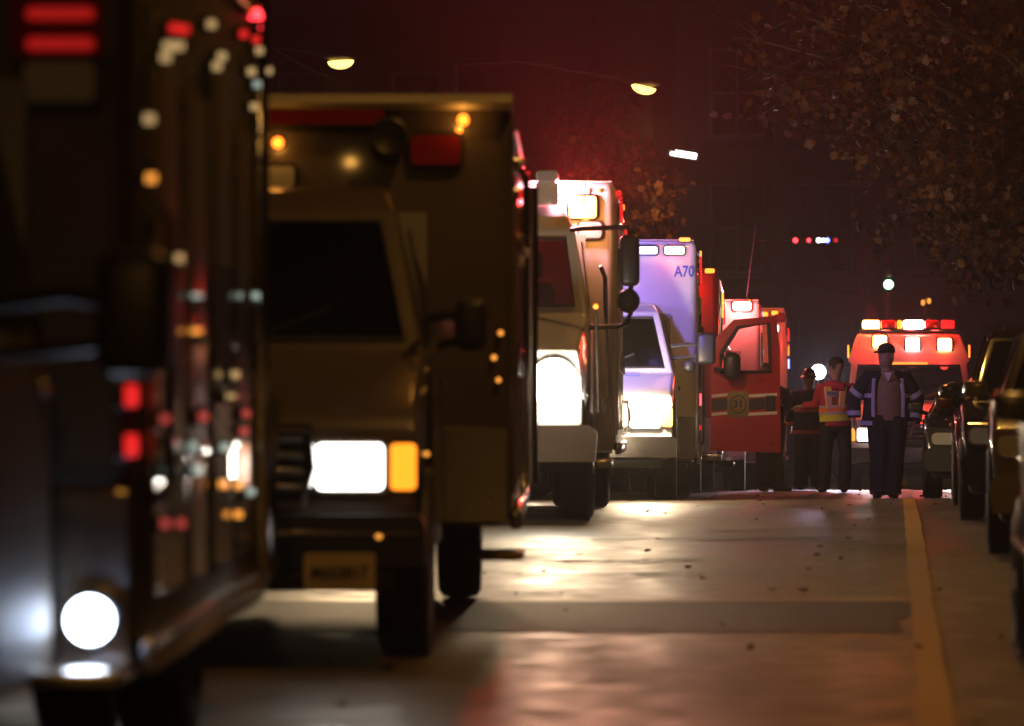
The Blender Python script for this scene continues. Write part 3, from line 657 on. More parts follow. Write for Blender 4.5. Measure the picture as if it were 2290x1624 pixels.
for px, py, l_ in ((1732, 700, AMB), (1710, 703, AMB), (1703, 703, AMB), (1690, 704, AMB)):
    x, z = v.at(px, py, 2.6); rect_lamp(root, x, z, 2.6, .11, .07, l_, CHROME, .02, name='marker_light', dep=.04, rim=.015)
x, z = v.at(1735, 708, 2.6); rect_lamp(root, x + .06, z - .02, 2.6, .15, .12, REDL0, BLACKPL, .02, name='scene_light'); x, z = v.at(1738, 735, 2.6); rect_lamp(root, x, z, 2.6, .05, .12, lit('white lens', (.85, .95, 1), 4), CHROME, .02, name='marker_light', dep=.03)
for y_, z_, l_ in ((3.2, 2.6, REDLOW), (3.3, 2.3, AMBLOW), (5.6, 2.6, REDLOW), (6.0, 2.4, REDLOW), (4.5, 2.1, BLUEL)): side_lamp(root, 1.214, y_, z_, .25, .16, l_)
side_lamp(root, 1.214, 6.1, 1.3, .1, .3, AMB)

# ================================================================== 8. van ambulance with light bar, on the right
v = Veh('van_ambulance', 'raised roof van ambulance with a blazing red light bar, behind the two standing men', 'ambulance', 2035, 55.0, .1, None, 3.5, .8)
root = v.root
vp = [(.16, .40, .92), (.05, .60, .98), (.06, 1.04, .975), (.14, 1.12, .965), (.4, 1.18, .96), (.95, 1.36, .965), (1.45, 2.0, .88), (1.5, 2.06, .93), (1.85, 2.46, .84), (2.1, 2.52, .80), (5.6, 2.52, .82), (5.65, 1.4, 1.0), (5.65, .40, 1.0)]
build_cab(v, vp, 5, WHITE, .85, inset=.06)
van_front(v, lit('dipped headlight lens', (1, .8, .7), 8), 120, (1, .9, .82), tilt=-3, spot=100)
for sg in (-1, 1):
    for y_ in (.85, 4.35): wheel(root, sg * .86, y_, .36, .22, sg)
    side_lamp(root, sg * .93, 1.75, 2.2, .1, .2, AMB, sgn=sg); van_mirror(v, sg, sg * 1.2, 1.55, 1.2, .18, .28, .2)
# three square lamps on the raised roof front, leaning back with it
nrm = Vector((0, -.75, .66)).normalized()
for px, py, l_, W, c in ((1968, 765, lit('blazing amber lens', (1, .5, .14), 9), 7, (1, .04, .03)), (2041, 770, lit('blazing white lens', (1, .93, .85), 8), 3, (1, .1, .1)), (2112, 772, lit('blazing amber lens', (1, .5, .14), 9), 7, (1, .04, .03))):
    x, z = v.at(px, py, 1.68); yb = 1.5 + (z - 2.06) / .4 * .35
    ho = MB().prism(rrect(0, 0, .27, .25, .03), -.02, .08).build('warning_light', CHROME, root, (x, yb - .03, z), (rad(-20), 0, 0)); MB().prism(rrect(0, 0, .22, .2, .03), -.05, -.019).build('lens', l_, ho)
    lamp('warning_light_bulb', ho, (0, -.35, 0), c, W, 'POINT', .08)
bar = MB().box(-.78, .78, 1.95, 2.25, 2.53, 2.57, .01).build('light_bar', CHROME, root)
for k, (x0, x1, l_) in enumerate(((-.74, -.46, lit('blazing amber lens', (1, .5, .14), 9)), (-.44, -.2, REDL0), (-.18, -.1, AMB), (-.08, .24, lit('pink white lens', (1, .75, .7), 14)), (.26, .5, REDL0), (.52, .74, REDLOW))):
    MB().box(x0, x1, 1.97, 2.23, 2.572, 2.71, .03).build('lamp_section', l_, bar)
lamp('light_bar_bulb', bar, (-.6, 2.0, 2.8), (1, .02, .008), 230, 'POINT', .1)
lamp('light_bar_bulb', bar, (.2, 2.0, 2.8), (1, .02, .008), 130, 'POINT', .1)
MB().box(-.3, .3, 1.42, 1.46, 1.98, 2.02, .01).build('clearance_lamp', AMBLOW, root)

# ================================================================== parked cars along the right kerb
def car(label, leftpx, d, paint, H=1.45, hood=.92, W=1.8, L=4.6, name='parked_car', wr=.33, m=.1, light=CLEAR, boxy=0.):
    s = FPX / d; h = W / 2
    X = (leftpx - CX) / s + h
    z0, z1 = zg(d + .8), zg(d + 3.4); pit = math.atan2(z1 - z0, 2.6)
    root = thing(name, label, 'car', (X, d, z0 - .8 * math.tan(pit)), (pit, 0, -math.atan(m)), 'cars parked along the right kerb')
    zb = .22
    lo = [(.14, zb, h - .12), (.0, .42, h - .08), (.03, hood - .22, h - .05), (.16, hood - .1, h - .06), (.5, hood - .02, h - .05), (1.15, hood + .07, h - .03), (L - .7, hood + .12, h - .03), (L - .08, hood + .02, h - .08), (L, .55, h - .1), (L - .1, zb, h - .12)]
    MB().shell(lo, None, .05, .05, 3).build('body', paint, root)
    wsx = 1.15 + (.75 if boxy < .5 else .5); gh = [(1.1, hood + .03, h - .08), (wsx, H - .06, h - .26 + .08 * boxy), (wsx + .25, H, h - .3 + .08 * boxy), (L - 1.6 + boxy, H, h - .3 + .08 * boxy), (L - 1.35 + boxy * 1.1, H - .07, h - .27 + .08 * boxy), (L - .75 + boxy * .6, hood + .06, h - .1)]
    mb = MB().shell(gh, 0, .06, .04, 3); pane, pn = mb.pane, mb.pane_n; mb.build('roof', paint, root)
    MB().poly3([p - pn * .012 for p in pane], pn, .006).build('windshield', DGLASS, root)
    for sg in (-1, 1):
        hw = lambda z: sg * (h - .08 - (z - hood - .03) / (H - .06 - hood - .03) * (.18 - .08 * boxy) + .012)
        f = lambda y, z: Vector((hw(z), y, z))
        MB().poly3([f(1.45, hood + .12), f(wsx + .14, H - .1), f(L * .5, H - .09), f(L * .5, hood + .12)], (sg, 0, .3), .008).build('door_window', DGLASS, root)
        MB().poly3([f(L * .5 + .08, hood + .12), f(L * .5 + .08, H - .09), f(L - 1.55 + boxy, H - .1), f(L - 1.25 + boxy * .8, hood + .12)], (sg, 0, .3), .008).build('door_window', DGLASS, root)
        e = MB(); pts = [f(1.15, hood + .08), f(wsx, H - .06), f(wsx + .3, H - .03), f(L - 1.6 + boxy, H - .03)]; e.tube([p + Vector((sg * .004, 0, .0)) for p in pts], .013, 6); e.build('roof_trim', CHROME, root)
        hl = MB().prism(rrect(sg * (h - .28), hood - .22, .36, .16, .06), .0, .1).build('headlight', REFL, root); MB().prism(rrect(sg * (h - .28), hood - .22, .32, .13, .05), -.025, .002).build('lens', light, hl)
        mr = MB().box(sg * (h + .07) - .085, sg * (h + .07) + .085, 1.46, 1.54, hood + .1, hood + .22, .035, 3).build('door_mirror', paint, root); MB().tube([(sg * (h + .05), 1.5, hood + .12), (sg * (h - .08), 1.55, hood + .08)], .025, 6).build('mirror_arm', TRIM, mr)
        for y_ in (.82, L - .95):
            wheel(root, sg * (h - .13), y_, wr, .22, sg)
            MB().lathe([(0, wr * 1.16), (sg * .02, wr * 1.14), (sg * .02, wr * 1.0)], (sg * (h - .06), y_, wr), 'x', 26).build('wheel_arch', TRIM, root)
        dr = MB().box(sg * (h - .035), sg * (h - .02), 1.4, L * .52, .36, hood + .02, .004, 1).build('door', paint, root); MB().box(sg * (h - .022), sg * (h + .012), L * .52 - .3, L * .52 - .12, hood - .08, hood - .05, .008).build('handle', CHROME, dr)
        MB().box(sg * (h - .04), sg * (h - .012), .9, L - .9, .5, .54, .006, 1).build('side_moulding', CHROME, root)
    gr = MB().box(-.42, .42, -.035, .06, hood - .3, hood - .14, .02).build('grille', TRIM, root)
    for k in range(3): MB().box(-.4, .4, -.05, -.03, hood - .28 + .05 * k, hood - .265 + .05 * k).build('grille_bar', CHROME, gr)
    bp = MB().prism([(-h + .07, .3), (h - .07, .3), (h - .04, .5), (h - .1, .56), (-h + .1, .56), (-h + .04, .5)], -.09, .1).build('bumper', paint, root)
    MB().box(-.5, .5, -.095, -.085, .34, .44, .004, 1).build('lower_grille', TRIM, bp)
    MB().prism(rrect(0, .47, .31, .15, .01), -.108, -.088).build('licence_plate', mat('car plate', (.45, .42, .36), .5), root)
    for x0 in (-.5, .1): MB().tube([(x0, 1.13, hood + .1), (x0 + .45, 1.3, hood + .22)], .01, 5).build('wiper', TRIM, root)
    return root
car('silver parked car of which only the far corner shows at the right edge', 2356, 12.4, SILVERP, 1.5, .98, 1.85, 4.6)
car('tan parked car with a dark front tyre, standing before the tall black parked car', 2200, 24.2, BEIGEP, 1.62, .98, 1.95, 4.8, wr=.37, m=.145)
car('tall black parked car with a red lit windshield pillar', 2138, 29.2, BLACKP, 1.64, .93, 1.85, 4.7, wr=.35, m=.135)
car('maroon parked car squeezed between black car and dark sedan', 2124, 34.4, MAROON, 1.38, .86, 1.78, 4.2, m=.13)
car('dark grey parked sedan with round clear headlights, farthest of the parked cars', 2060, 39.0, GREYP, 1.34, .88, 1.76, 4.5, m=.12)

# ================================================================== people
def remesh(mb, name, m, parent, voxel=.014, smooth=4):
    o = mb.build('tmp', m)
    r = o.modifiers.new('r', 'REMESH'); r.mode = 'VOXEL'; r.voxel_size = voxel; r.use_smooth_shade = True
    s_ = o.modifiers.new('s', 'SMOOTH'); s_.factor = .5; s_.iterations = smooth
    bpy.context.view_layer.update()
    me = bpy.data.meshes.new_from_object(o.evaluated_get(bpy.context.evaluated_depsgraph_get())); me.name = name
    old = o.data; bpy.data.objects.remove(o); bpy.data.meshes.remove(old)
    me.materials.clear(); me.materials.append(m); me.shade_smooth()
    q = bpy.data.objects.new(name, me); col.objects.link(q); q.parent = parent
    return q
def cloth(name, c, rough=.85):
    return mat(name, c, rough, bump=.6, scale=14, vary=.2)
SKIN = mat('skin', (.36, .2, .14), .55, vary=.08)
HAIR = mat('dark hair', (.012, .009, .008), .6, bump=.5, scale=120)
def lerp(a, b, t): return Vector(a) * (1 - t) + Vector(b) * t
def hand(mb, w, direction, palm_n, sg, curl=.5, k=1.0):
    """palm and five unequal bent fingers from wrist w; sg tells the thumb's side"""
    d = Vector(direction).normalized(); n = Vector(palm_n); n = (n - d * n.dot(d)).normalized(); s_ = d.cross(n).normalized() * sg
    w = Vector(w); mb.tube([w - d * .03, w + d * .02 * k, w + d * .09 * k], [(.024 * k, .02 * k), (.036 * k, .017 * k), (.04 * k, .014 * k)], 10, up=s_)
    for i, ln in enumerate((.075, .085, .078, .06)):
        b0 = w + d * .085 * k + s_ * (.03 - .02 * i) * k; dirn = d.copy(); pts = [b0]
        for j in range(3):
            dirn = (dirn + n * curl * .45).normalized(); pts.append(pts[-1] + dirn * ln * k / 3 * (1.15 - .15 * j))
        mb.tube(pts, [.0095 * k, .009 * k, .008 * k, .006 * k], 7)
    t0 = w + d * .025 * k + s_ * .03 * k; td = (d * .7 + s_ * .75 + n * .25).normalized()
    mb.tube([t0, t0 + td * .04 * k, t0 + td * .065 * k + d * .012 * k, t0 + td * .075 * k + d * .03 * k], [.014 * k, .012 * k, .010 * k, .007 * k], 7)
def head(mb, c, yaw):
    """skull, jaw, nose, brow, ears around centre c; the face looks along yaw (0 = away from the viewer, pi = towards)"""
    M = Matrix.Translation(Vector(c)) @ Matrix.Rotation(yaw, 4, 'Z') @ Matrix.Scale(1.1, 4)
    T = lambda x, y, z: M @ Vector((x, y, z))
    mb.tube([T(0, -.01, -.115), T(0, .03, -.10), ], [(.05, .045), (.055, .05)], 12)
    st = [(-.118, .02, .045, .055), (-.095, .015, .058, .078), (-.06, .008, .067, .09), (-.02, .0, .073, .096), (.03, -.004, .077, .1), (.07, -.006, .072, .094), (.1, -.008, .054, .07), (.118, -.008, .025, .032)]
    mb.tube([T(0, y, z) for z, y, a, b in st], [(a * 1.1, b * 1.1) for z, y, a, b in st], 16, up=(M.to_3x3() @ Vector((1, 0, 0))))
    mb.tube([T(0, .085, .02), T(0, .105, -.02), T(0, .088, -.03)], [.011, .016, .012], 8)
    for sg in (-1, 1):
        mb.tube([T(sg * .072, -.012, .025), T(sg * .083, -.018, .01), T(sg * .075, -.008, -.035)], [.012, .016, .01], 8)
        mb.tube([T(sg * .015, .083, .027), T(sg * .055, .07, .03)], .011, 6)
    mb.tube([T(-.024, .088, -.06), T(0, .096, -.058), T(.024, .088, -.06)], .009, 6)
    return M
def shoe(mb, a, d, k=1.0):
    """a shoe with its ankle at a, pointing along d on the ground"""
    d = Vector((d[0], d[1], 0)).normalized(); a = Vector(a); z0 = a.z
    s_ = Vector((-d.y, d.x, 0))
    mb.tube([a + d * -.07 + Vector((0, 0, .045 - z0)), a + d * -.03 + Vector((0, 0, .06 - z0)), a + d * .06 + Vector((0, 0, .055 - z0)), a + d * .14 + Vector((0, 0, .04 - z0)), a + d * .19 + Vector((0, 0, .032 - z0))], [(.034 * k, .04), (.042 * k, .055), (.046 * k, .05), (.046 * k, .036), (.028 * k, .026)], 12, up=s_)
    mb.tube([a + Vector((0, 0, .05 - z0)), a + Vector((0, 0, .13 - z0))], [.05 * k, .052 * k], 10)

def person(label, px, d, pose, group=None):
    """pose: dict of joints in metres, x to the viewer's right, y away from the viewer, z up"""
    X = (px - CX) * d / FPX
    root = thing('person', label, 'person', (X, d, zg(d)), (0, 0, 0), group)
    J = {k: Vector(q) for k, q in pose.items() if isinstance(q, tuple)}
    yaw = pose['yaw']; hy = pose['head_yaw']; bulk = pose.get('bulk', 1.)
    fx = Matrix.Rotation(yaw, 3, 'Z') @ Vector((1, 0, 0))          # the shoulder line
    # one continuous body: trunk, neck, head, arms, legs, remeshed into one skin; then the hands
    mb = MB(); hip = (J['hipL'] + J['hipR']) / 2; chest = (J['shL'] + J['shR']) / 2
    mb.tube([hip - Vector((0, 0, .1)), hip + Vector((0, 0, .05)), lerp(hip, chest, .45), lerp(hip, chest, .8), chest], [(.13, .1), (.155, .115), (.14, .1), (.165, .115), (.12, .08)], 16, up=fx)
    mb.tube([chest - Vector((0, 0, .03)), J['head'] - Vector((0, 0, .06))], [.062, .055], 12)
    M = head(mb, J['head'], hy)
    for s in 'LR':
        mb.tube([J['sh' + s], lerp(J['sh' + s], J['el' + s], .4), J['el' + s], lerp(J['el' + s], J['wr' + s], .3), J['wr' + s]], [.052, .047, .038, .04, .027], 10)
        mb.tube([J['hip' + s], lerp(J['hip' + s], J['kn' + s], .4), J['kn' + s], lerp(J['kn' + s], J['an' + s], .35), J['an' + s]], [.085, .078, .055, .057, .036], 12)
    body = remesh(mb, 'body', SKIN, root, .013, 3)
    hb = MB()
    for s, sg in (('L', 1), ('R', -1)):
        dv = J['wr' + s] - J['el' + s]; hand(hb, J['wr' + s], pose.get('hd' + s, dv), pose.get('pn' + s, (sg * -1, .4, 0)), pose.get('th' + s, sg), pose.get('curl', .5))
    hm = hb.mesh('h', pose.get('glove', SKIN)); bmx = bmesh.new(); bmx.from_mesh(body.data); bmx.from_mesh(hm)
    bmx.to_mesh(body.data); bmx.free(); body.data.shade_smooth(); bpy.data.meshes.remove(hm)
    # trousers
    tb = MB(); lw = pose.get('leg', 1.)
    tb.tube([hip - Vector((0, 0, .12)), hip + Vector((0, 0, .0)), hip + Vector((0, 0, .13))], [(.16, .125), (.185, .14), (.165, .125)], 16, up=fx)
    for s in 'LR':
        k_, a_, h_ = J['kn' + s], J['an' + s], J['hip' + s]
        tb.tube([h_ + Vector((0, 0, .02)), lerp(h_, k_, .45) , k_ + Vector((0, -.01, .02)), lerp(k_, a_, .5), a_ + Vector((0, .01, .02)), a_ + Vector((0, 0, -.035))], [.108 * lw, .1 * lw, .083 * lw, .088 * lw, .086 * lw, .09 * lw], 14)
    remesh(tb, 'trousers', pose['trousers'], root, .014, 3)
    for s in 'LR':
        sb = MB(); shoe(sb, J['an' + s], pose.get('ft' + s, (0, -1))); sb.build('shoe', pose.get('shoes', mat('black boots', (.012, .011, .01), .5)), root)
    # jacket
    jb = MB(); q = bulk
    jl = pose.get('hem', .12)
    jb.tube([hip + Vector((0, 0, -jl)), hip + Vector((0, 0, .08)), lerp(hip, chest, .5), lerp(hip, chest, .82), chest + Vector((0, 0, .02)), chest + Vector((0, 0, .065))], [(.195 * q, .15 * q), (.19 * q, .145 * q), (.19 * q, .14 * q), (.205 * q, .145 * q), (.16 * q, .1 * q), (.08, .075)], 18, up=fx)
    for s in 'LR':
        e_, w_, s0 = J['el' + s], J['wr' + s], J['sh' + s]
        jb.tube([lerp(s0, chest, .25), s0, lerp(s0, e_, .5), e_, lerp(e_, w_, .5), lerp(e_, w_, .96)], [.075 * q, .08 * q, .07 * q, .062 * q, .056 * q, .052 * q], 14)
    remesh(jb, pose.get('top_name', 'jacket'), pose['jacket'], root, .014, 3)
    jb = None
    return root, J, M, hip, chest, fx, body

NAVY = cloth('navy turnout cloth', (.007, .007, .009)); DARKT = cloth('black trousers', (.006, .006, .007)); GREYT = cloth('grey trousers', (.09, .085, .08))
REDJ = cloth('red jacket cloth', (.45, .025, .045)); TAN = cloth('tan shirt cloth', (.26, .16, .09)); RSTR = mat('silver reflective tape', (.4, .38, .4), .45)
VESTY = cloth('yellow vest mesh', (.75, .68, .05)); VESTO = cloth('orange vest tape', (.85, .2, .03))
def band(name, m, parent, c, fx, a, b, h, arc=(0, 360), tilt=0., t=.008, n=28):
    """a cloth band wrapped round an elliptic cross-section"""
    mb = MB(); fx = Vector(fx); fy = Vector((-fx.y, fx.x, 0)); full = arc[1] - arc[0] >= 360; prev = None; first = None
    for i in range(n + (0 if full else 1)):
        an = rad(arc[0] + (arc[1] - arc[0]) * i / n); ca, sa = math.cos(an), math.sin(an)
        def pt(r, dz): return Vector(c) + fx * (a + r) * ca + fy * (b + r) * sa + Vector((0, 0, dz + tilt * ca))
        q = [mb.bm.verts.new(pt(0, -h / 2)), mb.bm.verts.new(pt(0, h / 2)), mb.bm.verts.new(pt(t, h / 2)), mb.bm.verts.new(pt(t, -h / 2))]
        if prev:
            for k in range(4): mb.bm.faces.new((prev[k], prev[(k + 1) % 4], q[(k + 1) % 4], q[k]))
        else: first = q
        prev = q
    if full:
        for k in range(4): mb.bm.faces.new((prev[k], prev[(k + 1) % 4], first[(k + 1) % 4], first[k]))
    else:
        mb.bm.faces.new(first); mb.bm.faces.new(prev[::-1])
    return mb.build(name, m, parent)
def cuff(name, m, parent, a, b, t, r, w=.05):
    a, b = Vector(a), Vector(b); c = lerp(a, b, t); dv = (b - a).normalized()
    return MB().tube([c - dv * w / 2, c + dv * w / 2], r, 16).build(name, m, parent)

# --- man in a high visibility vest, seen from behind
root, J, M, hip, chest, fx, body = person('man seen from behind in a red jacket and a yellow and orange safety vest', 1868, 45.8, dict(
    hipL=(-.09, 0, .92), hipR=(.10, 0, .92), knL=(-.12, .03, .50), knR=(.13, .0, .50), anL=(-.15, .0, .085), anR=(.11, -.05, .085), ftL=(-.35, -1), ftR=(-.1, -1),
    shL=(-.175, .02, 1.37), shR=(.18, .0, 1.38), elL=(-.245, .08, 1.14), elR=(.27, .1, 1.16), wrL=(-.40, .2, 1.12), wrR=(.24, .3, 1.14), head=(.01, .03, 1.615), hdL=(-1, .3, -.1), pnL=(0, .3, -1),
    yaw=-.12, head_yaw=.55, trousers=DARKT, jacket=REDJ, bulk=1.0, hem=.06))
hb = MB(); Mh = M; st = [(-.02, -.055, .062, .045), (.0, -.03, .078, .075), (.04, -.012, .086, .1), (.08, -.008, .08, .098), (.11, -.008, .06, .075), (.13, -.008, .028, .035)]
hb.tube([Mh @ Vector((0, y, z)) for z, y, a, b_ in st], [(a * 1.1, b_ * 1.1) for z, y, a, b_ in st], 18, up=(Mh.to_3x3() @ Vector((1, 0, 0)))); hb.build('hair', HAIR, root)
hood = MB().tube([chest + Vector((-.1, -.05, .05)), chest + Vector((-.02, -.13, .02)), chest + Vector((.09, -.14, -.02)), chest + Vector((.16, -.1, -.0))], [(.05, .04), (.07, .06), (.075, .06), (.05, .04)], 12); remesh(hood, 'hood', REDJ, root, .014, 3)
wc = lerp(hip, chest, .28)
band('vest_body', VESTY, root, wc + Vector((0, 0, -.02)), fx, .2, .155, .2, tilt=.01, t=.008)
for dz, m_, hh in ((.0, VESTO, .09), (.045, RSTR, .024), (-.045, RSTR, .024)): band('vest_tape', m_, root, wc + Vector((0, 0, dz + .03)), fx, .209, .164, hh, tilt=.012, t=.006 if m_ is VESTO else .01)
vestback = MB(); bk = Matrix.Rotation(-.12, 3, 'Z')
def back(x, z, off=0.): return Vector((hip.x, hip.y, 0)) + bk @ Vector((x, -.155 - off - max(0, (1.38 - z)) * .0 + .12 * x * x * 4, z))
for sx in (-1, 1):
    for (x0, x1, m_, off, nm) in ((.045, .135, VESTY, .0, 'vest_strap'), (.07, .115, VESTO, .008, 'vest_tape'), (.064, .074, RSTR, .012, 'vest_tape'), (.111, .121, RSTR, .012, 'vest_tape')):
        g = MB(); A = [back(sx * x0 * .8, 1.08, off), back(sx * x1 * .85, 1.08, off), back(sx * x1, 1.25, off), back(sx * x1 * 1.12, 1.37, off - .02), back(sx * x0 * 1.2, 1.38, off - .02), back(sx * x0, 1.25, off)]
        g.poly3(A, (0, -1, 0), .008); g.build(nm, m_, root, smooth=False)
g = MB().poly3([back(-.11, 1.25, .015), back(.02, 1.245, .015), back(.03, 1.315, .015), back(-.12, 1.32, .015)], (0, -1, 0), .006); g.build('back_panel', mat('grey vest panel', (.35, .3, .28), .6), root, smooth=False)
text(root, 'MOBI', tuple(back(-.045, 1.283, .027)), (rad(90), 0, -.12), .062, TRIM, sx=.8)

# --- man in a cap and an open turnout coat, facing the viewer
root, J, M, hip, chest, fx, body = person('man in a cap and open dark turnout coat over a tan shirt', 1983, 41.3, dict(
    hipL=(-.1, 0, .93), hipR=(.11, 0, .93), knL=(-.10, -.05, .5), knR=(.1, .0, .5), anL=(-.085, .02, .085), anR=(.06, -.02, .085), ftL=(-.4, -1), ftR=(.15, -1),
    shL=(-.2, 0, 1.42), shR=(.2, .0, 1.41), elL=(-.375, .07, 1.18), elR=(.36, .03, 1.15), wrL=(-.375, .05, .94), wrR=(.31, -.07, .89), head=(-.01, -.02, 1.66), hdL=(0, -.1, -1), hdR=(-.15, -.05, -1), thL=1, thR=-1, pnL=(1, 0, 0), pnR=(-1, 0, 0),
    yaw=.0, head_yaw=math.pi - .75, trousers=NAVY, jacket=TAN, leg=1.3, bulk=.96, hem=.02, curl=.35, top_name='shirt'))
# open coat: two front panels, a back and sleeves
cb = MB(); q = 1.16
fy = Vector((0, 1, 0))
def coat_ring(z, a, b, a0, a1, n=26):
    return [Vector((hip.x + a * math.cos(rad(a0 + (a1 - a0) * i / n)), hip.y + b * math.sin(rad(a0 + (a1 - a0) * i / n)), z)) for i in range(n + 1)]
rows = [(.84, .31, .23, -48, 226), (1.0, .285, .21, -48, 226), (1.2, .265, .19, -50, 232), (1.36, .25, .17, -55, 238), (1.44, .2, .13, -60, 242), (1.485, .11, .1, -65, 245)]
prev = None; pin = None
for z, a, b_, a0, a1 in rows:
    o_ = cb.ring(coat_ring(z, a, b_, a0, a1)); i_ = cb.ring(coat_ring(z, a - .025, b_ - .025, a0, a1))
    if prev:
        for k in range(len(o_) - 1):
            cb.bm.faces.new((prev[k], prev[k + 1], o_[k + 1], o_[k])); cb.bm.faces.new((pin[k], i_[k], i_[k + 1], pin[k + 1]))
        cb.bm.faces.new((prev[0], o_[0], i_[0], pin[0])); cb.bm.faces.new((prev[-1], pin[-1], i_[-1], o_[-1]))
    else:
        for k in range(len(o_) - 1): cb.bm.faces.new((o_[k], o_[k + 1], i_[k + 1], i_[k]))
    prev, pin = o_, i_
for k in range(len(prev) - 1): cb.bm.faces.new((prev[k], pin[k], pin[k + 1], prev[k + 1]))
for s in 'LR':
    s0, e_, w_ = J['sh' + s], J['el' + s], J['wr' + s]
    cb.tube([lerp(s0, chest, .4), s0, lerp(s0, e_, .5), e_, lerp(e_, w_, .5), lerp(e_, w_, .98)], [.085, .1, .092, .085, .08, .078], 14)
coat = cb.build('turnout_coat', NAVY, root)
for s in 'LR':
    cuff('reflective_cuff', RSTR, root, J['el' + s], J['wr' + s], .78, .084, .055); cuff('reflective_cuff', RSTR, root, J['sh' + s], J['el' + s], .78, .096, .055)
band('reflective_band', RSTR, root, (hip.x, hip.y, .88), (1, 0, 0), .306, .227, .05, arc=(-42, 232)); band('reflective_band', RSTR, root, (hip.x, hip.y, 1.2), (1, 0, 0), .262, .187, .05, arc=(-52, 234))
for sx in (-1, 1): MB().tube([(sx * .17, -.155, .95), (sx * .175, -.15, 1.2), (sx * .16, -.125, 1.4)], [(.022, .006)] * 3, 8).build('reflective_band', RSTR, root)
MB().prism([(-.05, 1.47), (.0, 1.36), (.05, 1.47)], -.165, -.12).build('undershirt', mat('white cotton', (.6, .55, .5), .8), root)
for sx in (-1, 1): MB().poly3([(sx * .01, -.15, 1.37), (sx * .075, -.135, 1.40), (sx * .08, -.09, 1.49), (sx * .045, -.1, 1.49)], (0, -1, 0), .012).build('collar', TAN, root)
cp = MB(); st = [(.035, -.006, .085, .107), (.07, -.006, .086, .107), (.105, -.01, .075, .095), (.13, -.012, .05, .06), (.142, -.012, .015, .02)]
cp.tube([M @ Vector((0, y, z)) for z, y, a, b_ in st], [(a * 1.1, b_ * 1.1) for z, y, a, b_ in st], 20, up=(M.to_3x3() @ Vector((1, 0, 0))))
cap = cp.build('cap', cloth('dark cap cloth', (.02, .018, .02)), root)
MB().tube([M @ Vector((0, .07, .05)), M @ Vector((0, .12, .048)), M @ Vector((0, .17, .036))], [(.075, .008), (.07, .008), (.04, .006)], 14, up=(M.to_3x3() @ Vector((1, 0, 0)))).build('cap_bill', MATS['dark cap cloth'], cap)

# --- person standing behind the open red door
root, J, M, hip, chest, fx, body = person('person half hidden behind the open red door, legs in loose grey trousers below it', 1722, 47.2, dict(
    hipL=(-.08, .05, .9), hipR=(.1, .05, .9), knL=(-.1, .0, .48), knR=(.08, -.02, .48), anL=(-.1, .03, .085), anR=(.10, -.02, .085), ftL=(.2, -1), ftR=(1, -.35),
    shL=(-.16, .04, 1.36), shR=(.19, .04, 1.35), elL=(-.24, .1, 1.1), elR=(.20, -.0, 1.10), wrL=(-.2, -.05, .98), wrR=(.155, -.16, 1.17), head=(-.04, .0, 1.585), hdR=(-.5, -.35, .7), pnR=(-1, 0, -.3), thR=1,
    yaw=.3, head_yaw=2.5, trousers=GREYT, jacket=NAVY, leg=1.15, bulk=1.02, shoes=mat('brown work boots', (.05, .04, .03), .6)))
hb = MB(); st = [(-.0, -.05, .06, .05), (.03, -.03, .078, .08), (.06, -.012, .083, .1), (.09, -.008, .075, .09), (.125, -.008, .03, .04)]
hb.tube([M @ Vector((0, y, z)) for z, y, a, b_ in st], [(a * 1.1, b_ * 1.1) for z, y, a, b_ in st], 18, up=(M.to_3x3() @ Vector((1, 0, 0)))); hb.build('hair', mat('brown hair', (.05, .02, .012), .6, bump=.5, scale=120), root)

# --- firefighter beyond the vest man
root, J, M, hip, chest, fx, body = person('far person in a dark coat with glowing orange bands, between farthest ambulance and vest man', 1810, 52.0, dict(
    hipL=(-.1, 0, .92), hipR=(.1, 0, .92), knL=(-.11, .0, .5), knR=(.12, .0, .5), anL=(-.12, .0, .085), anR=(.13, .0, .085), ftL=(-.3, 1), ftR=(.3, 1),
    shL=(-.2, 0, 1.42), shR=(.2, 0, 1.42), elL=(-.3, .02, 1.15), elR=(.3, .06, 1.16), wrL=(-.27, .12, .95), wrR=(.25, .2, 1.08), head=(0, .02, 1.64), yaw=.1, head_yaw=.2, trousers=NAVY, jacket=NAVY, leg=1.25, bulk=1.2, hem=.16))
ORB = mat('orange reflective tape', (.75, .1, .04), .45)
for z_ in (.86, 1.18): band('reflective_band', ORB, root, (hip.x, hip.y, z_), fx, .236, .182, .055)
for s in 'LR': cuff('reflective_cuff', ORB, root, J['el' + s], J['wr' + s], .7, .074)
hm = MB().lathe([(-.02, .15), (.0, .14), (.02, .105), (.08, .09), (.12, .06), (.135, .02)], tuple(J['head'] + Vector((0, 0, .03))), 'z', 20); hm.build('helmet', mat('black helmet', (.02, .02, .02), .3), root)

# ================================================================== floodlight beyond the people
c = P(1830, 832, 58.0)
root = thing('floodlight', 'bright bluish white floodlight on a stand beyond the vest man', 'floodlight', (c.x, c.y, zg(58.0)))
hz = c.z - zg(58.0)
for k in range(3):
    a = k * 2.094 + .4; MB().tube([(0, 0, .7), (.45 * math.cos(a), .45 * math.sin(a), .02)], .014, 6).build('leg', STEEL, root)
MB().cyl((0, 0, .6), (0, 0, hz - .13), .02).build('mast', STEEL, root)
fh = MB().lathe([(.14, .06), (.05, .13), (-.02, .135), (-.03, .125)], (0, 0, hz), 'y', 24).build('lamp_head', BLACKPL, root)
MB().lathe([(-.028, .12), (-.04, .1), (-.042, .02)], (0, 0, hz), 'y', 24).build('lens', lit('floodlight lens', (.85, .92, 1), 90), fh)
lamp('floodlight_bulb', fh, (0, -.12, hz), (.68, .72, 1), 700, 'SPOT', .1, (rad(-82), 0, 0), 75, .8)

